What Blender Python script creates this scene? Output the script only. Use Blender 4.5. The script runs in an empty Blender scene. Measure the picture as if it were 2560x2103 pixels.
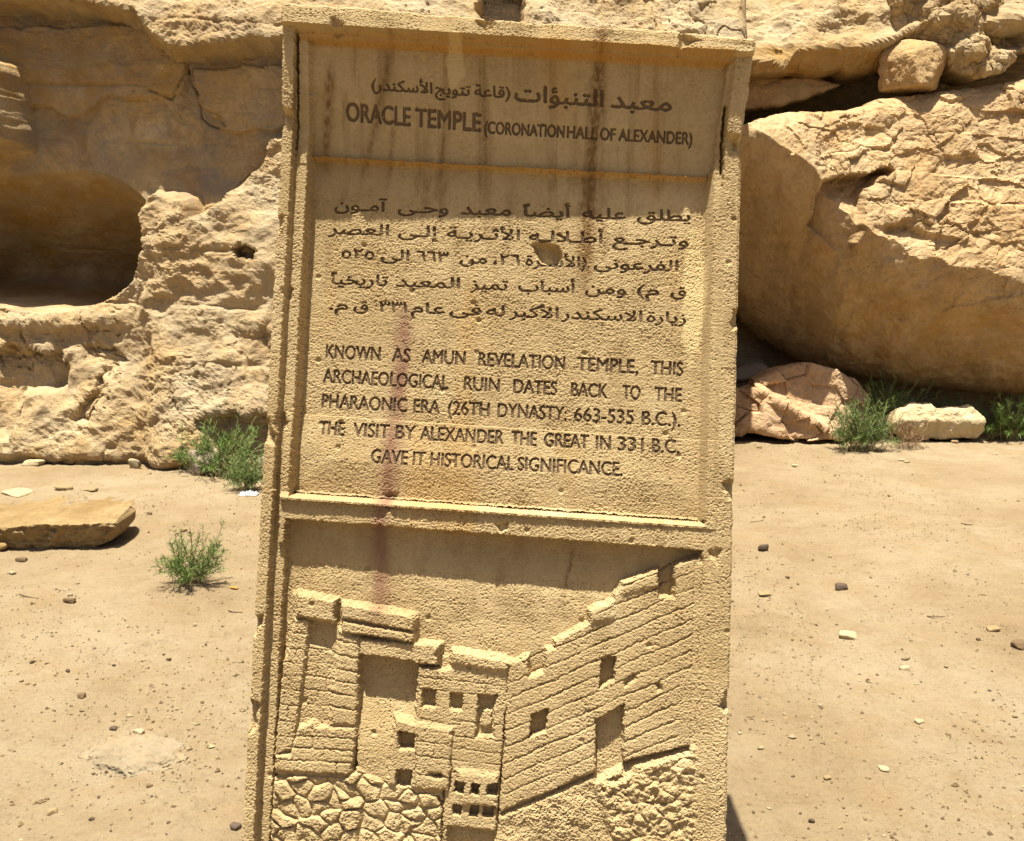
import bpy, bmesh, math, random, unicodedata
import numpy as np
from mathutils import Vector
random.seed(7)
rng = np.random.default_rng(7)
sc = bpy.context.scene
COL = sc.collection

# ------------------------------------------------------------------ camera
F, CX, CY = 2400.0, 1280.0, 1051.5          # photograph pixels
PITCH, CAMH = math.radians(9), 1.6
cam = bpy.data.objects.new("camera", bpy.data.cameras.new("camera"))
COL.objects.link(cam)
cam.location = (0, 0, CAMH)
cam.rotation_euler = (math.pi / 2 - PITCH, 0, 0)
cam.data.sensor_width = 36
cam.data.lens = 36 * F / 2560
cam.data.clip_start, cam.data.clip_end = 0.05, 500
sc.camera = cam
# ------------------------------------------------------------------ light
SUN = np.array([-0.25, -0.32, 3.40]); SUN /= np.linalg.norm(SUN)
elev = math.asin(SUN[2]); azim = math.atan2(SUN[0], SUN[1])
w = bpy.data.worlds.new("World"); sc.world = w; w.use_nodes = True
nt = w.node_tree
sky = nt.nodes.new("ShaderNodeTexSky"); sky.sky_type = 'NISHITA'; sky.sun_disc = False
sky.sun_elevation = elev; sky.sun_rotation = azim
sky.dust_density = 4.0; sky.air_density = 0.8; sky.ozone_density = 0.6
nt.links.new(sky.outputs[0], nt.nodes["Background"].inputs[0])
nt.nodes["Background"].inputs[1].default_value = 0.05
sl = bpy.data.lights.new("sun", 'SUN'); sl.energy = 5.0; sl.angle = math.radians(0.53)
sl.color = (1.0, 0.962, 0.85)
so = bpy.data.objects.new("sun", sl); COL.objects.link(so)
so.rotation_euler = Vector(SUN).to_track_quat('Z', 'Y').to_euler()
so.location = (0, 0, 12)
sc.view_settings.view_transform = 'Standard'; sc.view_settings.look = 'None'
sc.view_settings.gamma = 1; sc.view_settings.exposure = 1.32
sc.cycles.max_bounces = 6; sc.cycles.diffuse_bounces = 4
sc.cycles.use_denoising = True

# ------------------------------------------------------------------ maths
C0 = np.array([0, 0, CAMH])
FW = np.array([0, math.cos(PITCH), -math.sin(PITCH)]); RT = np.array([1., 0, 0])
UP = np.array([0, math.sin(PITCH), math.cos(PITCH)])
def ray(px):
    px = np.asarray(px, float)
    return FW + RT * ((px[..., 0:1] - CX) / F) - UP * ((px[..., 1:2] - CY) / F)
def at_y(px, y):                     # point of a picture position at world distance y
    d = ray(px); t = y / d[..., 1]
    return C0 + d * t[..., None]
def on_ground(px, z=0.0):
    d = ray(px); t = (z - CAMH) / d[..., 2]
    return C0 + d * t[..., None]
def proj(x, y, z):
    zz = y * FW[1] + (z - CAMH) * FW[2]
    return CX + F * x / zz, CY - F * (y * UP[1] + (z - CAMH) * UP[2]) / zz

def _h(i, j, k, s):
    n = (i * 374761393 + j * 668265263 + k * 2147483647 + s * 1274126177) & 0xFFFFFFFF
    n = ((n ^ (n >> 13)) * 1274126177) & 0xFFFFFFFF
    n = ((n ^ (n >> 16)) * 2246822519) & 0xFFFFFFFF
    return n ^ (n >> 15)
def noise2(x, y, seed=0):
    x = np.asarray(x, np.float64); y = np.asarray(y, np.float64)
    xi = np.floor(x).astype(np.int64); yi = np.floor(y).astype(np.int64)
    fx = x - xi; fy = y - yi
    ux = fx * fx * fx * (fx * (fx * 6 - 15) + 10); uy = fy * fy * fy * (fy * (fy * 6 - 15) + 10)
    def g(a, b):
        h = _h(xi + a, yi + b, 0, seed)
        ang = (h & 0xFFFF) * (2 * math.pi / 65536)
        return np.cos(ang) * (fx - a) + np.sin(ang) * (fy - b)
    return 1.5 * ((g(0, 0) * (1 - ux) + g(1, 0) * ux) * (1 - uy) + (g(0, 1) * (1 - ux) + g(1, 1) * ux) * uy)
def noise3(x, y, z, seed=0):
    xi = np.floor(x).astype(np.int64); yi = np.floor(y).astype(np.int64); zi = np.floor(z).astype(np.int64)
    fx = x - xi; fy = y - yi; fz = z - zi
    s = lambda t: t * t * t * (t * (t * 6 - 15) + 10)
    ux, uy, uz = s(fx), s(fy), s(fz)
    def g(a, b, c):
        h = _h(xi + a, yi + b, zi + c, seed)
        return ((h & 1023) / 511.5 - 1) * (fx - a) + (((h >> 10) & 1023) / 511.5 - 1) * (fy - b) + (((h >> 20) & 1023) / 511.5 - 1) * (fz - c)
    a = (g(0,0,0)*(1-ux)+g(1,0,0)*ux)*(1-uy)+(g(0,1,0)*(1-ux)+g(1,1,0)*ux)*uy
    b = (g(0,0,1)*(1-ux)+g(1,0,1)*ux)*(1-uy)+(g(0,1,1)*(1-ux)+g(1,1,1)*ux)*uy
    return 1.4 * (a * (1 - uz) + b * uz)
def fbm2(x, y, oct=4, seed=0, gain=.5, ridged=False):
    r = 0; a = 1.0; f = 1.0; t = 0
    for o in range(oct):
        n = noise2(x * f + o * 17.3, y * f - o * 9.1, seed + o)
        if ridged: n = 1 - 2 * np.abs(n)
        r = r + a * n; t += a; a *= gain; f *= 2.03
    return r / t
def fbm3(x, y, z, oct=4, seed=0, gain=.5, ridged=False):
    r = 0; a = 1.0; f = 1.0; t = 0
    for o in range(oct):
        n = noise3(x * f + o * 17.3, y * f - o * 9.1, z * f + o * 4.7, seed + o)
        if ridged: n = 1 - 2 * np.abs(n)
        r = r + a * n; t += a; a *= gain; f *= 2.03
    return r / t
def worley(x, y, seed=0, jit=.9):
    xi = np.floor(x).astype(np.int64); yi = np.floor(y).astype(np.int64)
    f1 = np.full(x.shape, 9.0); f2 = np.full(x.shape, 9.0); idv = np.zeros(x.shape)
    for a in (-1, 0, 1):
        for b in (-1, 0, 1):
            h = _h(xi + a, yi + b, 3, seed)
            px = xi + a + .5 + jit * ((h & 0xFFF) / 4095 - .5); py = yi + b + .5 + jit * (((h >> 12) & 0xFFF) / 4095 - .5)
            d = np.hypot(x - px, y - py)
            m = d < f1
            f2 = np.where(m, f1, np.minimum(f2, d)); idv = np.where(m, (h >> 24) / 255.0, idv); f1 = np.where(m, d, f1)
    return f1, f2, idv
def sst(a, b, x):
    t = np.clip((x - a) / (b - a), 0, 1); return t * t * (3 - 2 * t)
def sdf(x, y, poly):
    """signed distance to a polygon, negative inside"""
    poly = np.asarray(poly, float); n = len(poly)
    d2 = np.full(x.shape, 1e18); ins = np.zeros(x.shape, bool)
    for i in range(n):
        ax, ay = poly[i]; bx, by = poly[(i + 1) % n]
        ex, ey = bx - ax, by - ay
        wx, wy = x - ax, y - ay
        t = np.clip((wx * ex + wy * ey) / (ex * ex + ey * ey + 1e-18), 0, 1)
        d2 = np.minimum(d2, (wx - ex * t) ** 2 + (wy - ey * t) ** 2)
        if ay != by:
            c = ((ay <= y) != (by <= y)) & (x < (bx - ax) * (y - ay) / (by - ay) + ax)
            ins ^= c
    d = np.sqrt(d2); return np.where(ins, -d, d)
def dline(x, y, pl):
    pl = np.asarray(pl, float); d2 = np.full(x.shape, 1e18)
    for i in range(len(pl) - 1):
        ax, ay = pl[i]; bx, by = pl[i + 1]; ex, ey = bx - ax, by - ay
        t = np.clip(((x - ax) * ex + (y - ay) * ey) / (ex * ex + ey * ey + 1e-18), 0, 1)
        d2 = np.minimum(d2, (x - ax - ex * t) ** 2 + (y - ay - ey * t) ** 2)
    return np.sqrt(d2)

# ------------------------------------------------------------------ mesh helpers
def add_obj(name, data, parent=None):
    o = bpy.data.objects.new(name, data); COL.objects.link(o)
    if parent is not None: o.parent = parent
    return o
def mesh_np(name, V, Q, mat, attrs=None, smooth=False):
    me = bpy.data.meshes.new(name)
    V = np.ascontiguousarray(V, np.float32); Q = np.ascontiguousarray(Q, np.int32)
    k = Q.shape[1]
    me.vertices.add(len(V)); me.vertices.foreach_set("co", V.ravel())
    me.loops.add(Q.size); me.loops.foreach_set("vertex_index", Q.ravel())
    me.polygons.add(len(Q)); me.polygons.foreach_set("loop_start", np.arange(0, Q.size, k, dtype=np.int32))
    me.polygons.foreach_set("use_smooth", np.full(len(Q), smooth, bool))
    me.update(calc_edges=True)
    for an, av in (attrs or {}).items():
        at = me.attributes.new(an, 'FLOAT', 'POINT'); at.data.foreach_set("value", np.ascontiguousarray(av, np.float32))
    me.materials.append(mat)
    return me
def tag(o, label=None, cat=None, group=None, kind=None):
    if label: o["label"] = label
    if cat: o["category"] = cat
    if group: o["group"] = group
    if kind: o["kind"] = kind
    return o
def grid_quads(nu, nv):              # vertex index = j*nu + i
    j, i = np.meshgrid(np.arange(nv - 1), np.arange(nu - 1), indexing='ij')
    a = (j * nu + i).ravel()
    return np.stack([a, a + nu, a + nu + 1, a + 1], 1)
def submesh(name, V, Q, mask, mat, attrs, loc, parent, flip=False):
    q = Q[mask]
    if len(q) == 0: return None
    idx, inv = np.unique(q.ravel(), return_inverse=True)
    q2 = inv.reshape(q.shape)
    if flip: q2 = q2[:, ::-1]
    me = mesh_np(name, V[idx] - loc, q2, mat, {k: v[idx] for k, v in attrs.items()})
    return add_obj(name, me, parent)

# ------------------------------------------------------------------ materials
def mat_new(name):
    m = bpy.data.materials.new(name); m.use_nodes = True
    n = m.node_tree.nodes; l = m.node_tree.links
    b = n["Principled BSDF"]; b.inputs["Roughness"].default_value = .92
    b.inputs["Specular IOR Level"].default_value = .15
    return m, n, l, b
def N(n, t, **kw):
    x = n.new(t)
    for k, v in kw.items(): setattr(x, k, v)
    return x
def noise_tex(n, l, vec, scale, detail=6, rough=.6, dist=0):
    t = n.new("ShaderNodeTexNoise"); t.inputs["Scale"].default_value = scale; t.inputs["Detail"].default_value = detail
    t.inputs["Roughness"].default_value = rough; t.inputs["Distortion"].default_value = dist
    if vec is not None: l.new(vec, t.inputs["Vector"])
    return t.outputs["Fac"]
def ramp(n, l, fac, stops):
    r = n.new("ShaderNodeValToRGB"); e = r.color_ramp.elements
    while len(e) < len(stops): e.new(.5)
    for x, (p, c) in zip(e, stops):
        x.position = p; x.color = (*c, 1) if len(c) == 3 else c
    l.new(fac, r.inputs[0]); return r.outputs[0]
def mix(n, l, fac, a, b, mode='MIX'):
    m = n.new("ShaderNodeMix"); m.data_type = 'RGBA'; m.blend_type = mode
    if isinstance(fac, (int, float)): m.inputs[0].default_value = fac
    else: l.new(fac, m.inputs[0])
    for s, v in ((6, a), (7, b)):
        if isinstance(v, tuple): m.inputs[s].default_value = (*v, 1)
        else: l.new(v, m.inputs[s])
    return m.outputs[2]
def math_n(n, l, op, a, b=None, clamp=False):
    m = n.new("ShaderNodeMath"); m.operation = op; m.use_clamp = clamp
    for i, v in ((0, a), (1, b)):
        if v is None: continue
        if isinstance(v, (int, float)): m.inputs[i].default_value = v
        else: l.new(v, m.inputs[i])
    return m.outputs[0]
def coords(n, l, kind="Object", scale=None):
    t = n.new("ShaderNodeTexCoord").outputs[kind]
    if scale:
        mp = n.new("ShaderNodeMapping"); mp.inputs["Scale"].default_value = scale
        l.new(t, mp.inputs["Vector"]); return mp.outputs[0]
    return t
def attr(n, name):
    a = n.new("ShaderNodeAttribute"); a.attribute_name = name; return a.outputs["Fac"]
def bump(n, l, b, h, strength, dist):
    u = n.new("ShaderNodeBump"); u.inputs["Strength"].default_value = strength; u.inputs["Distance"].default_value = dist
    l.new(h, u.inputs["Height"])
    l.new(u.outputs[0], b.inputs["Normal"])

def stele_material(name, c1, c2, paint=None):
    m, n, l, b = mat_new(name)
    p = coords(n, l)
    big = noise_tex(n, l, p, 4, 8, .68, .3)
    fine = noise_tex(n, l, p, 130, 6, .7)
    col = mix(n, l, ramp(n, l, big, [(.36, (0, 0, 0)), (.64, (1, 1, 1))]), c1, c2)
    dust = ramp(n, l, noise_tex(n, l, p, 9, 7, .7, .5), [(.56, (0, 0, 0)), (.70, (1, 1, 1))])
    col = mix(n, l, math_n(n, l, 'MULTIPLY', dust, .40), col, (.46, .375, .215))
    dirt = ramp(n, l, noise_tex(n, l, p, 14, 6, .72, .2), [(.58, (0, 0, 0)), (.74, (1, 1, 1))])
    col = mix(n, l, math_n(n, l, 'MULTIPLY', dirt, .35), col, (.22, .145, .060))
    grain = ramp(n, l, fine, [(.28, (.72, .68, .60)), (.5, (1, 1, 1)), (.75, (1.12, 1.12, 1.1))])
    col = mix(n, l, .75, col, grain, 'MULTIPLY')
    # rain streaks: narrow across, long down the stone
    ps = coords(n, l, "Object", (26, 26, 1.1))
    st = noise_tex(n, l, ps, 1.0, 5, .65)
    speck = noise_tex(n, l, p, 260, 3, .6)
    stf = math_n(n, l, 'MULTIPLY', ramp(n, l, st, [(.5, (0, 0, 0)), (.68, (1, 1, 1))]), ramp(n, l, speck, [(.35, (.35,) * 3), (.65, (1,) * 3)]))
    stf = math_n(n, l, 'MULTIPLY', stf, attr(n, "streak"))
    col = mix(n, l, stf, col, (.145, .082, .026))
    col = mix(n, l, math_n(n, l, 'MULTIPLY', attr(n, "brown"), .9), col, (.135, .072, .022))
    col = mix(n, l, attr(n, "purple"), col, (.185, .085, .058))
    col = mix(n, l, attr(n, "ochre"), col, (.36, .19, .042))
    col = mix(n, l, attr(n, "pale"), col, (.52, .40, .20))
    if paint:
        pf = ramp(n, l, noise_tex(n, l, p, 220, 4, .7), [(.62, (1, 1, 1)), (.74, (0, 0, 0))])
        pf = math_n(n, l, 'MULTIPLY', pf, .82)
        col = mix(n, l, pf, col, paint)
    l.new(col, b.inputs["Base Color"])
    hb = math_n(n, l, 'ADD', math_n(n, l, 'MULTIPLY', fine, 1.0), math_n(n, l, 'MULTIPLY', noise_tex(n, l, p, 420, 3, .6), .5))
    bump(n, l, b, hb, .55, .0012)
    return m
M_STELE = stele_material("carved_limestone", (.328, .236, .114), (.408, .306, .161))
M_PAINT = stele_material("dark_letter_paint", (.328, .236, .114), (.408, .306, .161), (.080, .050, .031))

def rock_material(name, cols, gold=(.34, .195, .048), grey=(.265, .215, .155), fine_scale=30, bstr=.9, bdist=.028, mottle=False):
    m, n, l, b = mat_new(name)
    p = coords(n, l)
    big = noise_tex(n, l, p, 1.6, 6, .6, .3)
    mid = noise_tex(n, l, p, 7, 7, .65, .2)
    fine = noise_tex(n, l, p, fine_scale, 8, .72)
    col = ramp(n, l, big, [(.32, cols[0]), (.5, cols[1]), (.68, cols[2])])
    col = mix(n, l, .8, col, ramp(n, l, mid, [(.3, (.78, .74, .68)), (.5, (1, 1, 1)), (.7, (1.1, 1.08, 1.02))]), 'MULTIPLY')
    col = mix(n, l, .8, col, ramp(n, l, fine, [(.3, (.7, .66, .6)), (.52, (1, 1, 1)), (.75, (1.12, 1.1, 1.08))]), 'MULTIPLY')
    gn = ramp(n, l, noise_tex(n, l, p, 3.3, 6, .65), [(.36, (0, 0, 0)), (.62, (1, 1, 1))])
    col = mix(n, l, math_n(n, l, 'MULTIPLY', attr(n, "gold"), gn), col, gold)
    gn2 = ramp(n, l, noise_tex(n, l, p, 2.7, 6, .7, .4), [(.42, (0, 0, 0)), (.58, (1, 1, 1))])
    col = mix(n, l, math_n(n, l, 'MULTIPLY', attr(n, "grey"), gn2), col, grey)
    l.new(col, b.inputs["Base Color"])
    if mottle:
        mk = (lambda f: math_n(n, l, 'MULTIPLY', f, attr(n, 'grey'))) if mottle == 'grey' else (lambda f: f)
        v = noise_tex(n, l, coords(n, l, "Object", (1, 1, .45)), 2.4, 7, .7, .8)
        col = mix(n, l, mk(math_n(n, l, 'MULTIPLY', ramp(n, l, v, [(.54, (0, 0, 0)), (.66, (1, 1, 1))]), .55)), col, (.30, .155, .060))
        v = noise_tex(n, l, p, 3.1, 7, .7, 1.2)
        col = mix(n, l, mk(math_n(n, l, 'MULTIPLY', ramp(n, l, v, [(.56, (0, 0, 0)), (.64, (1, 1, 1))]), .45)), col, (.24, .165, .062))
        v = noise_tex(n, l, p, 12, 6, .75, 1.5)
        col = mix(n, l, mk(math_n(n, l, 'MULTIPLY', ramp(n, l, v, [(.62, (0, 0, 0)), (.72, (1, 1, 1))]), .55)), col, (.16, .095, .04))
        l.new(col, b.inputs["Base Color"])
    h = math_n(n, l, 'ADD', fine, math_n(n, l, 'MULTIPLY', noise_tex(n, l, p, fine_scale * 3.4, 5, .65), .45))
    bump(n, l, b, h, bstr, bdist)
    return m
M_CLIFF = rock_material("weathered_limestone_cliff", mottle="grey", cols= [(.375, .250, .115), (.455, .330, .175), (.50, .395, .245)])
M_BOULDER = rock_material("pinkish_sandstone", mottle=True, cols= [(.38, .245, .112), (.43, .295, .15), (.47, .335, .18)], fine_scale=20, bdist=.016)
M_PINK = rock_material("pink_broken_rock", [(.42, .255, .13), (.46, .30, .17), (.48, .34, .21)], fine_scale=34, bdist=.012)
M_WHITE = rock_material("cream_limestone_block", [(.45, .345, .19), (.50, .40, .235), (.52, .44, .28)], fine_scale=34, bdist=.012)
M_SLAB = rock_material("ochre_slab_rock", [(.190, .122, .050), (.235, .160, .072), (.285, .21, .108)], fine_scale=30, bdist=.01)
M_GREYROCK = rock_material("grey_rock", [(.21, .175, .13), (.25, .215, .165), (.28, .245, .195)], fine_scale=40, bdist=.008)
M_MOUND = rock_material("sandy_grey_rock", [(.235, .190, .125), (.27, .225, .155), (.30, .26, .19)], fine_scale=40, bdist=.012)
def stone_mat(name, c):
    m, n, l, b = mat_new(name)
    p = coords(n, l)
    f = noise_tex(n, l, p, 60, 6, .7)
    col = mix(n, l, .9, c, ramp(n, l, f, [(.3, (.65,) * 3), (.5, (1,) * 3), (.72, (1.2,) * 3)]), 'MULTIPLY')
    l.new(col, b.inputs["Base Color"]); bump(n, l, b, f, .6, .004)
    return m
M_ST = {k: stone_mat(k + "_stone", c) for k, c in dict(brown=(.13, .085, .045), tan=(.25, .175, .088), pale=(.31, .245, .145), dark=(.088, .062, .042), cream=(.35, .275, .155)).items()}
def gravel_material():
    m, n, l, b = mat_new("mixed_gravel")
    f = noise_tex(n, l, coords(n, l), 31, 2, .5)
    l.new(ramp(n, l, f, [(.36, (.095, .06, .03)), (.5, (.19, .135, .068)), (.64, (.33, .26, .15))]), b.inputs["Base Color"]); return m
M_GRAVEL = gravel_material()
def ground_material():
    m, n, l, b = mat_new("sandy_ground")
    p = coords(n, l)
    ps = coords(n, l, "Object", (1, 1.0, 1))
    big = noise_tex(n, l, ps, .9, 6, .62, .4); mid = noise_tex(n, l, ps, 6, 7, .68, .2); fine = noise_tex(n, l, p, 48, 8, .72)
    col = ramp(n, l, big, [(.34, (.208, .148, .080)), (.5, (.243, .181, .104)), (.66, (.276, .215, .133))])
    col = mix(n, l, .75, col, ramp(n, l, mid, [(.28, (.82, .77, .69)), (.5, (1, 1, 1)), (.72, (1.06, 1.06, 1.05))]), 'MULTIPLY')
    col = mix(n, l, .7, col, ramp(n, l, fine, [(.3, (.74, .70, .64)), (.48, (1, 1, 1)), (.7, (1.08, 1.08, 1.06))]), 'MULTIPLY')
    tint = ramp(n, l, noise_tex(n, l, p, 2.3, 5, .65, .3), [(.52, (0, 0, 0)), (.72, (1, 1, 1))])
    col = mix(n, l, math_n(n, l, 'MULTIPLY', tint, .45), col, (.235, .150, .066))
    g1 = noise_tex(n, l, coords(n, l, "Object", (1, 1.5, 1)), 95, 3, .65); g2 = noise_tex(n, l, p, 260, 2, .6); dens = noise_tex(n, l, p, 3.7, 4, .6)
    gr = math_n(n, l, 'MULTIPLY', ramp(n, l, g1, [(.30, (1, 1, 1)), (.43, (0, 0, 0))]), ramp(n, l, dens, [(.35, (.25,) * 3), (.65, (1,) * 3)]))
    col = mix(n, l, math_n(n, l, 'MULTIPLY', gr, .85), col, (.125, .085, .042))
    col = mix(n, l, math_n(n, l, 'MULTIPLY', ramp(n, l, g2, [(.27, (1, 1, 1)), (.37, (0, 0, 0))]), .5), col, (.11, .075, .038))
    col = mix(n, l, math_n(n, l, 'MULTIPLY', ramp(n, l, g1, [(.62, (0, 0, 0)), (.74, (1, 1, 1))]), .5), col, (.30, .245, .155))
    l.new(col, b.inputs["Base Color"])
    h = math_n(n, l, 'ADD', math_n(n, l, 'MULTIPLY', fine, 1.0), math_n(n, l, 'MULTIPLY', noise_tex(n, l, p, 210, 4, .7), .35))
    bump(n, l, b, h, .95, .013)
    return m
M_GROUND = ground_material()
def leaf_mat(name, c, c2):
    m, n, l, b = mat_new(name); b.inputs["Roughness"].default_value = .6
    f = noise_tex(n, l, coords(n, l), 22, 3, .6)
    l.new(ramp(n, l, f, [(.3, c), (.7, c2)]), b.inputs["Base Color"])
    b.inputs["Transmission Weight"].default_value = 0
    return m
M_LEAF = leaf_mat("green_needles", (.068, .125, .024), (.15, .22, .055))
M_LEAF2 = leaf_mat("grey_green_needles", (.085, .135, .036), (.165, .22, .072))
M_DRY = leaf_mat("dry_brown_twigs", (.15, .085, .042), (.24, .15, .08))
M_STEM = leaf_mat("pale_stem", (.17, .145, .055), (.27, .24, .11))
def plain(name, c, r=.6):
    m, n, l, b = mat_new(name); b.inputs["Roughness"].default_value = r
    f = noise_tex(n, l, coords(n, l), 90, 3, .6)
    l.new(mix(n, l, .8, c, ramp(n, l, f, [(.3, (.8,) * 3), (.6, (1.05,) * 3)]), 'MULTIPLY'), b.inputs["Base Color"]); return m
M_PLASTIC = plain("white_plastic", (.42, .43, .44), .4)
M_BUTT = plain("orange_paper", (.45, .22, .05), .7)
M_TWIG = plain("grey_twig", (.15, .10, .055), .9)

# ================================================================== ground
def axis(lo, hi, step, outer, far):
    core = np.arange(lo, hi + step / 2, step); a = []; s = step; x = lo
    while x > -far: s *= outer; x -= s; a.append(x)
    b = []; s = step; x = core[-1]
    while x < far: s *= outer; x += s; b.append(x)
    return np.concatenate([a[::-1], core, b])
def ground_h(x, y):
    h = .030 * fbm2(x * .8, y * .8, 4, 11)
    h = h + .013 * fbm2(x * 5, y * 5, 4, 12)
    f1, f2, idv = worley(x * 1.9, y * 2.6, 16); h = h - .013 * sst(.26, .12, f1) * (idv > .45) + .005 * np.exp(-((f1 - .28) / .05) ** 2) * (idv > .45)
    m = sst(.0, .5, fbm2(x * 1.5 + 3, y * 1.5, 3, 14))
    h = h + (.0055 + .005 * m) * fbm2(x * 26, y * 26, 3, 13) - .004 * m * np.abs(noise2(x * 11, y * 11, 15))
    return h
gx = axis(-4.6, 4.6, .0105, 1.16, 70); gy = axis(1.75, 9.6, .0105, 1.16, 70)
GX, GY = np.meshgrid(gx, gy)
GZ = ground_h(GX, GY) * np.clip(1.3 - np.hypot(GX, GY - 5) / 40, 0, 1)
V = np.stack([GX.ravel(), GY.ravel(), GZ.ravel()], 1)
me = mesh_np("ground", V, grid_quads(len(gx), len(gy))[:, ::-1], M_GROUND, smooth=True)
tag(add_obj("ground", me), kind="structure", label="dry sandy ground strewn with small stones", cat="ground")
def gz(x, y): return float(ground_h(np.array([x]), np.array([y]))[0])

# ================================================================== cliff
def rock_detail(X, Y, Z, seed, amp=1.0):
    """rough crumbly limestone: displacement along the normal, metres"""
    wx = .07 * fbm3(X * 3, Y * 3, Z * 3, 3, seed + 50)
    d = .085 * fbm3(X * 1.7 + wx, Y * 1.7, Z * 2.3, 3, seed)
    d = d + .034 * fbm3(X * 4.2 + 3 * wx, Y * 4.2, Z * 5.5 + 2 * wx, 3, seed + 5, .5, True) + .060 * fbm3(X * 3.1 + 2 * wx, Y * 3.1, Z * 3.8, 3, seed + 15, .5)
    m = sst(-.3, .3, fbm3(X * 1.3, Y * 1.3, Z * 1.6, 2, seed + 31))
    wf = .30 * noise3(X * 12, Y * 12, Z * 12, seed + 60)
    g = fbm3(X * 17 + wf, Y * 17, Z * 23 + wf, 3, seed + 9, .72, True)
    g2 = fbm3(X * 21 + wf, Y * 21 + wf, Z * 26, 3, seed + 19, .75)
    d = d + (.0030 + .012 * m) * g + (.0035 + .011 * m) * g2
    return d * amp
def normals_grid(P):
    du = np.gradient(P, axis=1); dv = np.gradient(P, axis=0)
    n = np.cross(du, dv); n /= np.linalg.norm(n, axis=-1, keepdims=True) + 1e-12
    return n
cx_ = axis(-5.0, 4.6, .0115, 1.25, 14); cz_ = axis(-.15, 4.35, .0115, 1.25, 1.2)
cz_ = cz_[cz_ > -.5]
zz = [cz_[cz_ < 4.36].max()]; s = .0115
cz_ = cz_[cz_ < 4.36]
while zz[-1] < 7.5: s *= 1.2; zz.append(zz[-1] + s)
cz_ = np.concatenate([cz_, zz[1:]])
XX, ZZ = np.meshgrid(cx_, cz_)
prof = np.interp(ZZ, [-.5, 0, .5, 1.0, 1.3, 1.7, 2.3, 3.35, 3.7, 4.3, 7.5], [-.20, 0, .20, .42, .52, .56, .58, .62, .78, 1.25, 4.4])
BY = 7.75 + prof + .10 * fbm2(XX * .7, ZZ * .7, 2, 77)
PX, PY = proj(XX, BY, ZZ)
jx = 9 * fbm2(PX / 46, PY / 46, 3, 81, .42); jy = 9 * fbm2(PX / 46, PY / 46, 3, 82, .42)
QX, QY = PX + jx, PY + jy
D = np.zeros_like(BY); GOLD = np.zeros_like(BY); GREY = np.zeros_like(BY); SM = np.ones_like(BY)
BY = BY - .26 * sst(330, 450, PX) * sst(900, 700, PX) * sst(400, 700, PY) + .07 * sst(330, 450, PX) * sst(560, 400, PY)
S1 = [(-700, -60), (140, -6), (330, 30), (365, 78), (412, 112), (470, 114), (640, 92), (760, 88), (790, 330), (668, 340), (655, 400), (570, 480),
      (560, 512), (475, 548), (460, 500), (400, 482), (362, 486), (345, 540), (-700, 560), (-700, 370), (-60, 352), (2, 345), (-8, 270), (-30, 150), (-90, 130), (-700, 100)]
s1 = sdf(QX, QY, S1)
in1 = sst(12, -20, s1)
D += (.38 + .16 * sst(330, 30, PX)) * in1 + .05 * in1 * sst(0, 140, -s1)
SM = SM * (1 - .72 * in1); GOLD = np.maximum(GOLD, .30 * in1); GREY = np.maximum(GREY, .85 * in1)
# broken slab fronts inside the shaded wall
S2 = [(-200, 30), (330, 40), (430, 128), (418, 205), (350, 222), (290, 226), (220, 212), (150, 262), (90, 268), (40, 240), (-200, 230)]
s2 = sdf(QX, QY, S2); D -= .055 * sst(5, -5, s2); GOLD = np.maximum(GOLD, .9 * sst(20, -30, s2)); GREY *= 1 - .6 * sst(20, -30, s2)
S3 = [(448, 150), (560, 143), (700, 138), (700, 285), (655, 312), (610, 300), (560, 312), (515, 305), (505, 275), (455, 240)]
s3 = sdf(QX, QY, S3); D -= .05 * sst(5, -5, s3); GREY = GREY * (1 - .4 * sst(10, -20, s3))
for pl in ([(425, 130), (445, 200), (456, 240), (458, 275), (505, 300)], [(330, 205), (380, 225), (430, 150)], [(456, 240), (500, 262), (522, 295)]):
    D += .035 * np.exp(-(dline(QX, QY, pl) / 3.5) ** 2)
# the rounded hollow
NI = [(-300, 430), (0, 428), (100, 409), (190, 403), (262, 424), (315, 478), (346, 555), (362, 650), (335, 735), (275, 784), (180, 783), (60, 774), (0, 766), (-300, 750)]
qx2, qy2 = PX + .35 * jx, PY + .35 * jy
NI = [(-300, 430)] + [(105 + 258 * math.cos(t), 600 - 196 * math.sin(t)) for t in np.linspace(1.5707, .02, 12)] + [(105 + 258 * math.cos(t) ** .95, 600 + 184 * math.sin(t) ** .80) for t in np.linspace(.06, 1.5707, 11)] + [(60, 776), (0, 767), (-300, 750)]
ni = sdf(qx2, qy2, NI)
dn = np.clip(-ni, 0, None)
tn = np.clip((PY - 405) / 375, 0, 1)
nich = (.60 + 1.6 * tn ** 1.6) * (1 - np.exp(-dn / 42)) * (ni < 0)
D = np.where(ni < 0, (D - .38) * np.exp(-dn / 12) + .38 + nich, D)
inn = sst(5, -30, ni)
SM = SM * (1 - .7 * inn); GOLD = np.maximum(GOLD * (1 - inn), .95 * inn); GREY = GREY * (1 - inn) + .25 * inn
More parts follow.
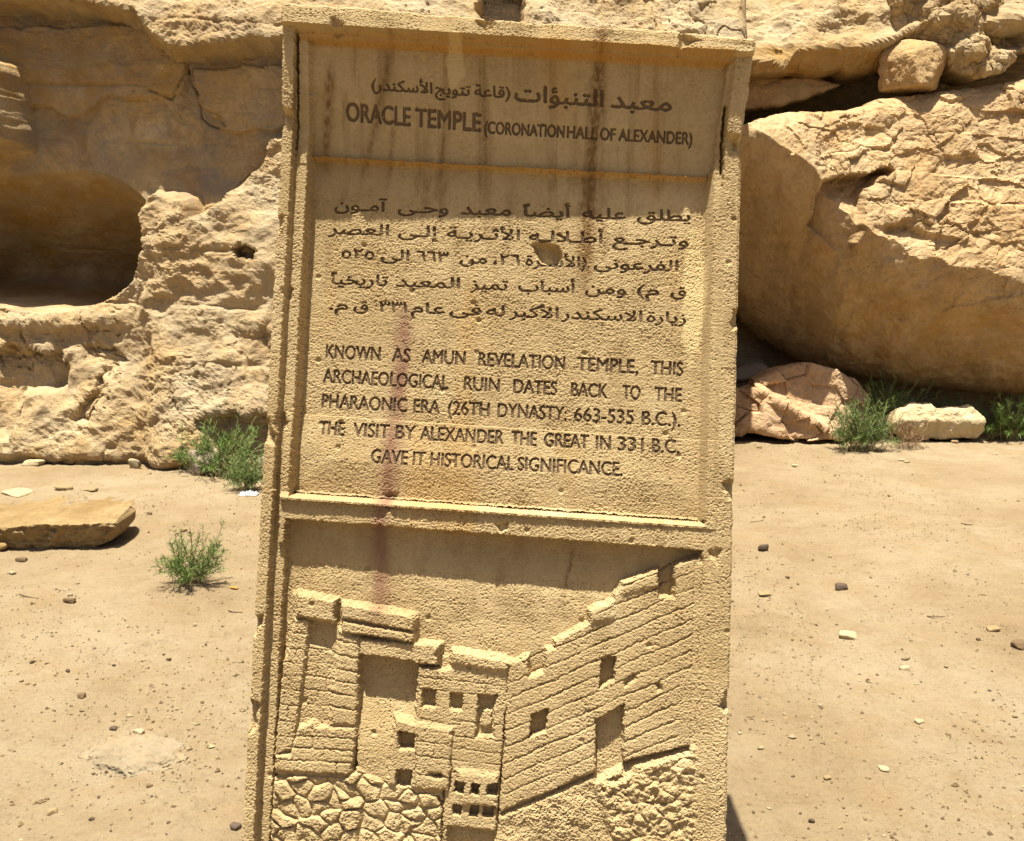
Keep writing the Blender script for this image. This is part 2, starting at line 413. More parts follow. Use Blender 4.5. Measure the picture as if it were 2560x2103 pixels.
# lower hollows
for poly, dep, soft in (([(-200, 865), (60, 872), (150, 880), (172, 930), (150, 985), (60, 985), (42, 1050), (20, 1100), (-200, 1120)], .17, 14),
                        ([(190, 1005), (235, 985), (262, 930), (262, 1000), (245, 1040), (215, 1060), (190, 1050)], .10, 9),
                        ([(205, 860), (290, 868), (315, 895), (275, 948), (235, 908), (215, 900)], .07, 10),
                        ([(600, 835), (690, 815), (720, 900), (640, 930), (610, 880)], .06, 14),
                        ([(520, 1050), (570, 1020), (720, 1040), (720, 1180), (560, 1130)], .16, 18),
                        ([(455, 950), (475, 990), (480, 1010), (455, 1010)], .06, 8),
                        ([(1190, -60), (1312, -60), (1306, 30), (1290, 62), (1215, 60), (1200, 20)], .32, 7),
                        ([(603, 618), (640, 612), (657, 625), (650, 646), (615, 648)], .16, 5)):
    D += dep * sst(soft * .8, -soft * 1.3, sdf(PX + 2.2 * jx, PY + 2.2 * jy, poly))
D -= .12 * sst(6, -26, sdf(QX, QY, [(352, 790), (368, 715), (408, 735), (400, 785), (350, 800)]))
D -= .10 * np.exp(-((PX - 120) / 210) ** 2 - ((PY - 800) / 26) ** 2)       # sill below the hollow
D += .10 * sst(.10, .0, ZZ + .05 * fbm2(XX * 3, ZZ * 0, 2, 5)) * (PX < 760)
ed = PX - (1893 + np.interp(PY, [-200, 0, 150, 220, 330, 500], [-4, 0, 6, 8, -25, -60]))
D += np.where(ed > -60, .35 * np.clip((ed + 60) / 60, 0, 1) ** 3, 0) + np.where(ed > 0, 2.2 * sst(0, 12, ed), 0)
SM = np.where(PX > 1790, SM * .45, SM)
SM = np.where(ed > 10, .4, SM)
P = np.stack([XX, BY + D, ZZ], -1)
nrm = normals_grid(P); nrm[nrm[..., 1] > 0] *= -1
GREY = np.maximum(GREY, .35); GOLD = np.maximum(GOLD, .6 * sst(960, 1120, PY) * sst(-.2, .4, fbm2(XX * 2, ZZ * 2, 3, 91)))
bed = np.exp(-((((ZZ + .10 * XX * .3 + .05 * fbm2(XX * 1.2, ZZ * .5, 3, 101)) * 2.1) % 1.0 - .5) / .035) ** 2) * sst(-.1, .3, fbm2(XX * 1.1, ZZ * 2, 3, 102))
D += .020 * bed
P[..., 1] = BY + D
crk = np.abs(fbm2(XX * .9 + 5, ZZ * .55, 4, 103, .6)); crk = np.exp(-(crk / .008) ** 2) * sst(.15, .35, fbm2(XX * .7, ZZ * .7, 2, 104)) * (1 - in1)
P[..., 1] += .030 * crk
det = rock_detail(XX, BY + D, ZZ, 21) * (.25 + .75 * SM)
pit = worley(XX * 9 + 1.5 * noise2(XX * 5, ZZ * 5, 4), ZZ * 11, 6)[0]
det -= .022 * SM * sst(.22, .08, pit) * sst(.40, .6, noise2(XX * 1.9, ZZ * 1.9, 66))
det *= np.clip(np.abs(nrm[..., 1]) * 1.7 - .25, .12, 1)
P = P + nrm * det[..., None]
V = P.reshape(-1, 3)
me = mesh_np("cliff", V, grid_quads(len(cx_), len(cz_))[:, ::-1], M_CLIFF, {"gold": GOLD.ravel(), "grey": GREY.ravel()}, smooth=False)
tag(add_obj("cliff", me), kind="structure", label="weathered yellow limestone cliff with a rounded hollow", cat="cliff")
del XX, ZZ, BY, PX, PY, QX, QY, D, P, nrm, det

# ================================================================== rocks cut from an outline
def sheet_rock(name, poly, y0, depth_fn, thick, mat, rim=.08, res=.0105, seed=0, amp=1.0, gold_fn=None, jit=7, label=None, cat="rock", grey=.2, group=None):
    """closed boulder: front surface from an outline at its own distance, rounded rim, bulging back"""
    W = at_y(poly, y0)[:, [0, 2]]
    x0, z0 = W.min(0) - .05; x1, z1 = W.max(0) + .05
    xs = np.arange(x0, x1, res); zs = np.arange(z0, z1, res)
    X, Z = np.meshgrid(xs, zs)
    sx = res * 0 + jit * y0 / F
    jx = sx * fbm2(X * 7, Z * 7, 4, seed + 3); jz = sx * fbm2(X * 7, Z * 7, 4, seed + 4)
    sd = -sdf(X + jx, Z + jz, W)
    PX, PY = proj(X, np.full_like(X, y0), Z)
    G = np.zeros_like(X)
    Yd = depth_fn(X, Z, PX, PY)
    if gold_fn is not None: G = gold_fn(PX, PY)
    k = np.clip(1 - sd / rim, 0, 1)
    Yf = y0 + Yd + rim * .9 * (1 - np.sqrt(np.clip(1 - k * k, 0, 1)))
    P = np.stack([X, Yf, Z], -1)
    n = normals_grid(P); n[n[..., 1] > 0] *= -1
    d = rock_detail(X, Yf, Z, seed, amp) * np.clip(sd / .03, 0, 1) * np.clip(np.abs(n[..., 1]) * 1.7 - .25, .12, 1)
    Pf = P + n * d[..., None]
    Pb = np.stack([X, np.maximum(Yf + .02, y0 + Yd.mean() + thick * np.sqrt(np.clip(sd / (sd.max() + 1e-9), 0, 1)) + .1 * thick), Z], -1)
    inside = sd > 0
    nx = len(xs); Q = grid_quads(nx, len(zs))
    qm = inside.ravel()[Q].all(1)
    Qf = Q[qm][:, ::-1]
    nv = X.size
    Qb = Q[qm] + nv
    # rim walls
    e = np.concatenate([Qf[:, [0, 1]], Qf[:, [1, 2]], Qf[:, [2, 3]], Qf[:, [3, 0]]])
    key = np.sort(e, 1); key = key[:, 0].astype(np.int64) * nv + key[:, 1]
    u, inv, cnt = np.unique(key, return_inverse=True, return_counts=True)
    be = e[cnt[inv] == 1]
    Qr = np.stack([be[:, 1], be[:, 0], be[:, 0] + nv, be[:, 1] + nv], 1)
    QQ = np.concatenate([Qf, Qb, Qr]); VV = np.concatenate([Pf.reshape(-1, 3), Pb.reshape(-1, 3)])
    idx, inv = np.unique(QQ.ravel(), return_inverse=True)
    VV = VV[idx]; loc = np.array([VV[:, 0].mean(), VV[:, 1].mean(), VV[:, 2].min()])
    gg = np.concatenate([G.ravel(), G.ravel()])[idx]
    me = mesh_np(name, VV - loc, inv.reshape(QQ.shape), mat, {"gold": gg, "grey": np.full(len(VV), grey)}, smooth=False)
    o = add_obj(name, me); o.location = loc
    return tag(o, label, cat, group)

RG = np.array([(1500, 250), (1700, 290), (1875, 312), (1930, 345), (1990, 385), (2040, 420), (2064, 456), (2150, 560), (2230, 600), (2300, 640), (2420, 668), (2560, 700), (3000, 760)])
YB = 8.75
def boulder_depth(X, Z, PX, PY):
    wob = 24 * fbm2(PX / 70, PY / 70, 4, 301)
    ry = np.interp(PX + .6 * wob, RG[:, 0], RG[:, 1]) + wob * sst(2080, 2200, PX)
    mpp = YB / F
    up = np.clip((ry - PY) * mpp, 0, None); dn = np.clip((PY - ry) * mpp, 0, None)
    y = (.60 - .19 * sst(2050, 2350, PX)) * up + .42 * dn + .30 * dn * dn / (1 + .4 * dn)
    rec = sdf(PX + wob * .8, PY + wob * .8, [(2064, 456), (2085, 440), (2180, 428), (2256, 402), (2272, 418), (2196, 470), (2162, 560), (2150, 660), (2040, 560)])
    y = y + .30 * sst(4, -10, rec) * np.clip(1 - (PY - 430) / 240, 0, 1)
    # flakes on the sunlit face
    f1, f2, idv = worley(PX / 120 + .5 * wob / 24, PY / 62, 12)
    y = y + .07 * (idv - .5) * sst(.02, .10, f2 - f1) * sst(40, 160, ry - PY + 60)
    for poly, dp in (([(2195, 620), (2240, 560), (2330, 575), (2420, 600), (2390, 660), (2300, 690), (2210, 680)], .10),
                     ([(2440, 560), (2500, 545), (2520, 590), (2450, 610)], .05)):
        y = y + dp * sst(5, -12, sdf(PX + wob * .9, PY + wob * .9, poly)) * np.clip(1 - (PY - 545) / 125, 0, 1)
    return y
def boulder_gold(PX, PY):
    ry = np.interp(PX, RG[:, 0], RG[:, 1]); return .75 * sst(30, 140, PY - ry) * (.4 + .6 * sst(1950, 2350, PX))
BP = [(1640, 350), (1760, 330), (1870, 306), (1960, 270), (2010, 258), (2100, 248), (2200, 236), (2290, 205), (2400, 195), (2480, 178), (2560, 168), (2900, 110), (3150, 300), (3150, 900), (2900, 1030), (2560, 1012), (2400, 1000),
      (2250, 975), (2150, 950), (2050, 910), (1990, 870), (1950, 835), (1900, 775), (1870, 720), (1840, 690), (1640, 600)]
_rd = rock_detail
def rock_detail_b(X, Y, Z, seed, amp):
    # smooth fresh break below the ridge, flaky dipping beds on the weathered face above
    PX, PY = proj(X, Y, Z)
    ry = np.interp(PX, RG[:, 0], RG[:, 1])
    k = sst(40, -40, PY - ry); k = np.maximum(k, sst(2150, 2300, PX) * sst(150, 40, PY - ry))
    a = math.radians(24); S = X * math.cos(a) + Z * math.sin(a); T = -X * math.sin(a) + Z * math.cos(a)
    wv = .10 * fbm2(S * 2.2, T * 3, 3, seed + 1); T = T + wv
    f1, f2, idv = worley(S * 2.3 + 2 * wv, T * 5.2, seed + 2)
    d = .075 * (idv - .5) + .08 * (f1 - .5) * (idv - .4)
    f1, f2, idv = worley(S * 6 + 3 * wv, T * 15, seed + 3)
    d = d + .014 * (idv - .5) * sst(-.2, .3, fbm2(S * 2, T * 2, 2, seed + 6))
    d = d + .016 * fbm2(S * 5, T * 14, 3, seed + 4, .55, True) + .010 * fbm3(X * 22, Y * 22, Z * 26, 3, seed + 5, .7)
    crack = np.abs(fbm2(S * 1.3, T * 2.0, 4, seed + 8)); d = d - .010 * np.exp(-(crack / .010) ** 2)
    low = .05 * fbm3(X * 1.5, Y * 1.5, Z * 1.5, 3, seed + 7) + .008 * fbm3(X * 9, Y * 9, Z * 9, 4, seed + 9, .6)
    c2 = np.abs(fbm2(X * .9 + 2, Z * 1.3, 4, seed + 12)); low = low - .010 * np.exp(-(c2 / .006) ** 2) * sst(0, .3, fbm2(X * 1.1, Z * 1.1, 2, seed + 14))
    return amp * (.72 * d * k + low * (1 - .5 * k))
rock_detail = rock_detail_b
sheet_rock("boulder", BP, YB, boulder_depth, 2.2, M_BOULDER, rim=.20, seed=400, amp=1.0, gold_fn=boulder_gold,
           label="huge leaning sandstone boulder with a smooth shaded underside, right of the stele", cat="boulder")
rock_detail = _rd

def ledge_depth(X, Z, PX, PY):
    wob = 16 * fbm2(PX / 75, PY / 75, 2, 311, .4)
    ry = np.interp(PX + wob, [1700, 1895, 1960, 2005, 2060, 2150, 2230, 2262, 2285, 2300, 2800], [150, 152, 166, 124, 122, 116, 100, 84, 70, 60, 40]) + wob * .4
    mpp = 9.6 / F
    up = np.clip((ry - PY) * mpp, 0, None); dn = np.clip((PY - ry) * mpp, 0, None)
    y = .75 * up + .9 * dn
    y = y + .09 * sst(12, -34, sdf(PX + wob, PY + wob, [(2040, 60), (2080, 30), (2180, 15), (2260, 25), (2275, 62), (2250, 84), (2190, 92), (2100, 100), (2060, 92)]))
    return y
LP = [(1600, -260), (2900, -300), (2900, 60), (2500, 90), (2300, 92), (2262, 92), (2240, 120), (2232, 166), (2190, 168), (2150, 178), (2120, 166), (2060, 178), (2000, 170), (1940, 178), (1880, 182), (1600, 190)]
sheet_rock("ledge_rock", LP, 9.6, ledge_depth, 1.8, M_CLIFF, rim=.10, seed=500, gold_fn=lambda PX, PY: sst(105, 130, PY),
           label="broad overhanging rock ledge with a golden underside, above the huge boulder", cat="rock")
def knob_depth(X, Z, PX, PY):
    wob = 10 * fbm2(PX / 40, PY / 40, 4, 321)
    y = .3 * np.abs(PX - 2440 - .4 * (PY - 120)) * 8.7 / F + .22 * np.clip(140 - PY, 0, None) * 9.4 / F + .16 * fbm2(PX / 60, PY / 60, 4, 322) + .4 * np.clip(PY - 150, 0, None) * 8.7 / F
    return y + .2 * sst(4, -16, sdf(PX + wob, PY + wob, [(2478, 68), (2520, 62), (2600, 15), (2600, 110), (2540, 118), (2500, 105)]))
KP = [(2262, -40), (2700, -90), (2750, 100), (2570, 120), (2556, 128), (2552, 150), (2520, 172), (2480, 186), (2440, 196), (2395, 168), (2378, 140), (2366, 112), (2340, 88), (2300, 84), (2270, 90)]
sheet_rock("rough_rock", KP, 9.45, knob_depth, .9, M_CLIFF, rim=.05, seed=520, amp=1.1, jit=12,
           label="rough pale rock wedged at the upper right corner, resting on the huge boulder", cat="rock")
def layer_depth(X, Z, PX, PY):
    return .5 * np.clip(215 - PY, 0, None) * 9.4 / F + .2
sheet_rock("thin_rock_slab", [(1700, 170), (1890, 175), (2060, 178), (2100, 190), (2130, 200), (2080, 222), (2010, 245), (1960, 258), (1880, 268), (1700, 270)], 9.75, layer_depth, .8, M_BOULDER, rim=.06, seed=540, amp=.5,
           label="thin dark rock slab lying in the crack under the rock ledge", cat="rock")
def pink_depth(X, Z, PX, PY):
    wob = 9 * fbm2(PX / 40, PY / 40, 4, 331)
    y = .42 * np.clip(1095 - PY, 0, None) * 8.9 / F + .07 * sst(-16, 16, 968 + .55 * (PX - 1905) - (PY + wob)) + .09 * (worley(PX / 62, PY / 48, 334)[2] - .5)
    ridge = 1.2 * (PX - 1905) * .72 + 960
    y = y + .10 * sst(-6, 6, (PY + wob) - (965 + .62 * (PX - 1905))) * 0 - .05 * np.exp(-(((PY + wob) - (975 + .62 * (PX - 1905))) / 14) ** 2)
    return y + .5 * np.clip(np.abs(PX - 2000) - 90, 0, None) * 8.9 / F
sheet_rock("pink_rock", [(1800, 1098), (1800, 1010), (1850, 985), (1903, 978), (1905, 957), (1960, 932), (2020, 918), (2065, 917), (2130, 937), (2180, 960), (2215, 1000), (2215, 1102), (2080, 1102), (2000, 1103), (1930, 1096), (1875, 1085), (1860, 1100)], 8.74, pink_depth, .9, M_PINK,
           rim=.07, res=.008, seed=560, amp=.7, label="pink broken rock at the foot of the huge boulder, beside the stele", cat="rock", grey=0)
def white_depth(X, Z, PX, PY):
    return .55 * np.clip(1052 - PY, 0, None) * 8.9 / F + .25 * np.clip(PY - 1058, 0, None) * 8.9 / F
sheet_rock("cream_rock", [(2228, 1062), (2240, 1034), (2290, 1011), (2340, 1010), (2350, 1022), (2440, 1019), (2470, 1042), (2466, 1075), (2448, 1098), (2350, 1103), (2260, 1102)], 8.8, white_depth, .35, M_WHITE,
           rim=.05, res=.007, seed=580, amp=.7, label="cream limestone block between green bushes below the huge boulder", cat="rock", grey=0)

# ================================================================== the stele
SO = np.array([-0.49251815, 2.23080604, 2.15751618])
EU = np.array([0.99732395, -0.03885319, -0.06193042]); EV = np.array([-0.03810144, -0.22564808, -0.97395972]); EN = np.array([-0.02386696, -0.97371299, 0.22652459])
PIN = np.linalg.pinv(np.stack([EU, EV], 1)).T
def UV(px, h):
    d = ray(px); oo = SO + h * EN
    t = ((oo - C0) @ EN) / (d @ EN)
    return (C0 + d * t[..., None] - oo) @ PIN
VB = 2.2152
RES = .00125
su = np.linspace(0, 1, 801)
sv = np.concatenate([np.arange(0, 1.83, RES), np.linspace(1.835, VB, 60)])
SU, SV = np.meshgrid(su, sv)
nU, nV = len(su), len(sv)
WU = SU + .0022 * noise2(SU * 90, SV * 90, 1) + .0018 * noise2(SU * 300, SV * 300, 2)
WV = SV + .0022 * noise2(SU * 90, SV * 90, 3) + .0018 * noise2(SU * 300, SV * 300, 4)
H = np.zeros_like(SU); L = np.zeros(SU.shape, np.int16); RO = np.ones_like(SU)
# part ids
P_FRAME, P_HOOD, P_TITLE, P_TEXT, P_BAR, P_RELIEF, P_TOWER, P_FRONT, P_SIDE, P_RUBBLE, P_BASE, P_ANNEX, P_RUBBLE2, P_WIN = range(14)
def sl_of(poly, m=.02):
    lo = poly.min(0) - m; hi = poly.max(0) + m
    return (slice(np.searchsorted(sv, lo[1]), np.searchsorted(sv, hi[1]) + 1), slice(np.searchsorted(su, lo[0]), np.searchsorted(su, hi[0]) + 1))
def put(poly, h, pid=None, soft=.002, ro=None, mode='set'):
    """carve or raise one outlined area of the stone (stone coordinates)"""
    poly = np.asarray(poly, float); s = sl_of(poly)
    if SU[s].size == 0: return
    soft *= 1.45
    m = sst(soft, -soft, sdf(WU[s], WV[s], poly))
    hv = h(SU[s], SV[s]) if callable(h) else h
    if mode == 'add': H[s] += hv * m
    else: H[s] = H[s] * (1 - m) + hv * m
    if pid is not None: L[s] = np.where(m > .5, pid, L[s])
    if ro is not None: RO[s] = RO[s] * (1 - m) + ro * m
NWIN = [P_WIN]
def opening(poly, h, soft=.0018):
    put(poly, h, NWIN[0], soft); NWIN[0] += 1
def groove(pl, depth=.005, width=.0016, wob=.0012):
    pl = np.asarray(pl, float); s = sl_of(pl, .012)
    if SU[s].size == 0: return
    d = dline(WU[s] + wob * noise2(SU[s] * 40, SV[s] * 40, 7), WV[s] + wob * noise2(SU[s] * 40, SV[s] * 40, 8), pl)
    dd = depth * (.55 + .6 * noise2(SU[s] * 18, SV[s] * 18, 9))
    H[s] -= np.clip(dd, 0, None) * np.exp(-(d / width) ** 2)
quad = lambda u0, v0, u1, v1: [(u0, v0), (u1, v0), (u1, v1), (u0, v1)]
lerp = lambda a, b, t: a + (b - a) * np.clip(t, 0, 1)
uLi = .0255; uRi = .962; uLp = .0565; uRp = .943; uLr = .0515; uRr = .937
VH = .223; VT = .306; VC0, VC1 = 1.050, 1.110
L[:] = P_FRAME
put(quad(uLi, .05, uRi, 2.05), lambda u, v: np.where(u < .5, -.024, -.012), P_FRAME)
put(quad(.952, .25, .975, 2.05), lambda u, v: lerp(-.012, 0, (u - .956) / .010), None, .002)
# joint and break of the left rail
put(quad(-.1, .935, uLi, 2.3), .0045, P_FRAME, .0015)
# hood leaning forward
put(quad(-.1, -.1, 1.1, VH), lambda u, v: np.where(v < .052 + .010 * u, .058 + .12 * v, lerp(.046, .016, (v - .05) / (VH - .05))), P_HOOD, .0025)
put([(uLi + .006, .0555), (uRi + .002, .063), (uRi, .33), (uLi, .33)], lambda u, v: lerp(.036, np.where(u < .5, -.022, -.013), (v - .05) / .2), P_HOOD, .0015)
put([(uLp, .068), (uRp + .008, .073), (uRp, VT), (uLp, VT - .002)], lambda u, v: lerp(.008, -.036, (v - .07) / .235) - .028 * (1 - u) * sst(.07, .3, v), P_TITLE, .0022)
put([(uLp, VT), (uRp, VT + .003), (uRp, VC0), (uLp, VC0)], lambda u, v: -.043 - .028 * (1 - u), P_TEXT, .003)
put([(uRp - .011, VT - .01), (uRp + .003, VT - .01), (uRp + .003, VC0), (uRp - .011, VC0)], lambda u, v: lerp(-.045, -.012, (u - uRp + .011) / .012), P_TEXT, .0008)
put([(.028, .06), (.033, .06), (.030, .30), (.026, .30)], -.035, None, .0012, mode='set')
put([(.956, .16), (.9605, .16), (.9605, .30), (.957, .30)], -.03, None, .0012, mode='set')
# crossbar with a bevelled upper ledge
put([(uLi + .012, VC0), (uRi - .02, VC0), (uRi - .02, VC1 + .05), (uLi + .012, VC1 + .05)], lambda u, v: lerp(np.where((u > uLp) & (u < uRp), -.043 - .028 * (1 - u), np.where(u < .5, -.024, -.014)), -.012, (v - VC0) / .012), P_BAR, .0008)
put([(uLp, .90), (uRp, .90), (uRp, VC0 - .004), (uLp, VC0 - .004)], lambda u, v: .020 * (1 - u) * sst(.80, 1.0, v) + .006 * sst(.8, 1.0, v), None, .12, mode='add')
put([(uLr, VC1 - .002), (uRr, VC1 + .003), (uRr, 2.0), (uLr, 2.0)], lambda u, v: -.046 - .022 * np.exp(-((u - .55) / .3) ** 2) * sst(1.25, 1.1, v) + .006 * fbm2(u * 9, v * 9, 3, 44) * sst(1.17, 1.25, v), P_RELIEF, .0018)
Z4 = lambda pts, h=-.02: UV(np.array(pts, float) / 2.0588 + np.array([580., 1260.]), h)
Z5 = lambda pts, h=-.02: UV(np.array(pts, float) / 2.06 + np.array([1200., 1260.]), h)
# --- the left tower with its columns and lintels
put(Z4([(330, 455), (300, 590), (262, 830), (240, 1060), (225, 1240), (222, 1420), (620, 1420), (640, 1150), (655, 680), (560, 660), (530, 590)]), -.030, P_TOWER)
put(Z4([(300, 590), (398, 600), (380, 760), (350, 980), (325, 1180), (305, 1260), (218, 1290), (240, 1060), (262, 830)]), lambda u, v: -.019, P_TOWER, .002)
put(Z4([(400, 600), (525, 612), (522, 700), (510, 760), (395, 720)]), -.037, P_TOWER)
put(Z4([(335, 455), (537, 493), (530, 612), (325, 575)]), -.012, P_TOWER, .0045)
put(Z4([(300, 470), (335, 450), (320, 600), (280, 780), (262, 800)]), -.034, None, .003)
put(Z4([(562, 660), (655, 690), (650, 1145), (500, 1140), (515, 960), (545, 760)]), lambda u, v: -.016, P_TOWER, .006)
put(Z4([(560, 505), (945, 572), (938, 715), (560, 660)]), -.010, P_TOWER, .004)
put(Z4([(575, 585), (935, 650), (935, 668), (570, 604)]), -.022, None, .0022)
put(Z4([(655, 690), (930, 712), (1075, 722), (1058, 832), (940, 828), (930, 815), (655, 778)]), -.017, P_TOWER, .004)
opening(Z4([(655, 775), (950, 822), (945, 980), (930, 1160), (840, 1170), (810, 1440), (640, 1400), (640, 1150), (655, 940)]), lambda u, v: -.056 + .030 * sst(1.42, 1.60, v), .002)
# base block
put(Z4([(345, 1150), (418, 1118), (440, 1145), (640, 1150), (632, 1300), (608, 1402), (218, 1385), (222, 1290), (300, 1290), (312, 1245)]), -.015, P_BASE, .004)
for k, y in enumerate((660, 742, 810, 880, 950, 1030, 1110, 1190)):
    groove(Z4([(282 - .3 * (y - 660) * .5, y), (385 - .2 * (y - 660) * .5, y + 12)]))
for k, (xa, xb) in enumerate(((300, 330), (290, 300), (330, 290))): pass
for y in (745, 815, 885, 955, 1030, 1100): groove(Z4([(388 - (y - 745) * .12, y), (520, y + 18)]))
for x0, y0_, y1_ in ((455, 760, 820), (430, 830, 890), (480, 900, 960), (440, 965, 1030), (460, 1040, 1100), (300, 885, 950), (290, 1040, 1100), (270, 955, 1030), (330, 750, 810)): groove(Z4([(x0, y0_), (x0 - 3, y1_)]), .0035)
for y in (700, 770, 845, 905, 970, 1040): groove(Z4([(530 - (y - 700) * .08, y), (650, y + 22)]), .006, .002)
for y in (1195, 1255, 1318): groove(Z4([(230 + max(0, 1330 - y) * .7, y - 6), (635, y + 14)]), .006, .002)
groove(Z4([(225, 1375), (620, 1398)]), .012, .003)
groove(Z4([(415, 1195), (415, 1250)])); groove(Z4([(475, 1260), (472, 1310)])); groove(Z4([(540, 1320), (538, 1390)]))
# --- front wall
fw_ = list(Z4([(955, 838), (1060, 852), (1130, 830), (1130, 752), (1400, 800)])) + list(Z5([(145, 812), (140, 1020), (120, 1250), (95, 1500), (80, 1736), (60, 1900)])) + list(Z4([(1085, 1900), (1080, 1540), (1060, 1510), (800, 1460), (810, 1400), (935, 1160)]))
put(fw_, -.022, P_FRONT, .003)
put(Z4([(1060, 790), (1128, 785), (1125, 850), (1060, 855)]), -.040, P_RELIEF, .003)
put(Z4([(1135, 752), (1400, 800), (1460, 820), (1460, 870), (1400, 862), (1130, 822)]), -.015, P_FRONT, .005)
for y in (885, 945, 1110, 1190, 1255, 1315, 1375): groove(Z4([(950 if y < 1000 else 1130, y + 5), (1480, y + 62 if y < 1000 else y + 42)]), .0048)
groove(Z4([(940, 1095), (1110, 1140), (1180, 1135)]), .005)
for x0, y0_, y1_ in ((1060, 895, 950), (1190, 905, 965), (1310, 930, 985), (1180, 1070, 1130), (1200, 1200, 1260), (1300, 1270, 1330), (1060, 850, 895)): groove(Z4([(x0, y0_), (x0 - 3, y1_)]), .0035)
put(Z4([(840, 1098), (940, 1125), (1138, 1158), (1120, 1470), (1000, 1470), (800, 1442), (808, 1330)]), -.014, P_ANNEX, .005)
for y in (1215, 1290, 1385): groove(Z4([(955, y), (1130, y + 25)]), .005)
groove(Z4([(955, 1190), (945, 1460)]), .004); groove(Z4([(1050, 1200), (1040, 1300)]), .0035); groove(Z4([(1140, 1160), (1120, 1470)]), .010, .0022)
for q in ([(985, 955), (1046, 960), (1045, 1050), (978, 1046)], [(1125, 980), (1188, 985), (1182, 1066), (1120, 1056)], [(1270, 985), (1366, 990), (1345, 1060), (1345, 1200), (1255, 1200), (1262, 1090)],
          [(860, 1172), (942, 1182), (936, 1262), (860, 1258)], [(850, 1366), (926, 1372), (920, 1456), (845, 1450)]):
    opening(Z4(q), -.041, .0028)
put(Z4([(1290, 1065), (1340, 1060), (1335, 1150), (1280, 1150)]), -.030, NWIN[0] - 1, .003)
groove(Z4([(1020, 1395), (1070, 1400)]), .02, .005)
put(Z4([(1158, 1372), (1372, 1392), (1360, 1560), (1180, 1545)]), -.014, P_ANNEX, .006)
for q in ([(1150, 1430), (1198, 1436), (1190, 1490), (1145, 1484)], [(1236, 1440), (1274, 1442), (1268, 1496), (1230, 1490)], [(1318, 1440), (1372, 1440), (1362, 1500), (1312, 1496)],
          [(1138, 1550), (1182, 1552), (1176, 1606), (1132, 1602)], [(1228, 1555), (1270, 1555), (1264, 1610), (1222, 1606)], [(1296, 1560), (1352, 1560), (1344, 1616), (1290, 1610)]):
    opening(Z4(q), -.042, .0018)
opening(Z4([(1110, 1660), (1365, 1690), (1360, 1736), (1340, 1800), (1100, 1780)]), -.038, .003)
# --- side wall with slanting courses
sw = Z5([(140, 830), (180, 812), (250, 778), (255, 892), (328, 872), (335, 750), (385, 742), (382, 706), (562, 612), (566, 550), (690, 490), (692, 462), (738, 402), (920, 338), (925, 480), (1000, 482), (1000, 312), (1140, 268), (1150, 300),
         (1118, 900), (1108, 1240), (740, 1330), (735, 1400), (600, 1440), (595, 1385), (95, 1600), (100, 1500), (120, 1250)])
put(sw, lambda u, v: -.020 + .004 * (u - .6), P_SIDE, .0035)
put(Z5([(566, 548), (682, 500), (690, 585), (570, 612)]), -.014, P_SIDE, .005)
put(Z5([(735, 405), (918, 340), (918, 420), (730, 470)]), -.015, P_SIDE, .005)
put(list(Z5([(88, 1612), (597, 1398), (660, 1420), (720, 1560), (700, 1900), (60, 1900)])), lambda u, v: -.0225 + .007 * fbm2(u * 16 + v * 7, v * 22 - u * 9, 4, 48, .6), P_RUBBLE, .006, 1.7)
for kk in range(-9, 11):
    y0_ = 1015 + 80.5 * kk
    for xa, xb in ((125, 600), (600, 1130)):
        pts = [(x, y0_ - .435 * (x - 125) + 5 * math.sin(x * .02 + kk)) for x in np.linspace(xa, xb, 6)]
        pts = [p for p in pts if not (590 < p[0] < 745 and p[1] > 1030 and False)]
        ok = []
        q = Z5(pts)
        ss = sdf(q[:, 0], q[:, 1], sw)
        q = q[ss < .004]
        if len(q) > 1: groove(q, .0065, .0019)
for q, h in (([(625, 802), (700, 785), (690, 908), (618, 948)], -.046), ([(268, 1082), (352, 1055), (336, 1168), (252, 1206)], -.046), ([(600, 1112), (742, 1030), (735, 1352), (598, 1420)], -.043)):
    opening(Z5(q), h, .0018)
put(Z5([(605, 1240), (730, 1190), (735, 1352), (600, 1420)]), lambda u, v: -.043 + .022 * sst(1.62, 1.72, v), NWIN[0] - 1, .006)
put(Z5([(740, 920), (790, 880), (800, 900), (750, 940)]), -.010, None, .004, mode='add')
put(Z5([(905, 925), (925, 920), (935, 960), (915, 960)]), -.012, None, .004, mode='add')
groove(Z5([(145, 830), (125, 1180), (98, 1500), (85, 1736)]), .012, .0022)
groove(Z4([(1088, 1480), (1076, 1736), (1074, 1830)]), .012, .0022)
groove(Z5([(600, 1110), (597, 1440)]), .010, .002)
put([(uRr - .014, VC1 + .03), (uRr + .003, VC1 + .03), (uRr + .003, 2.0), (uRr - .014, 2.0)], lambda u, v: lerp(-.021, -.012, (u - uRr + .014) / .015), P_FRAME, .001)
groove(Z5([(1140, 270), (1118, 900), (1105, 1240), (1095, 1700)]), .004, .0022)
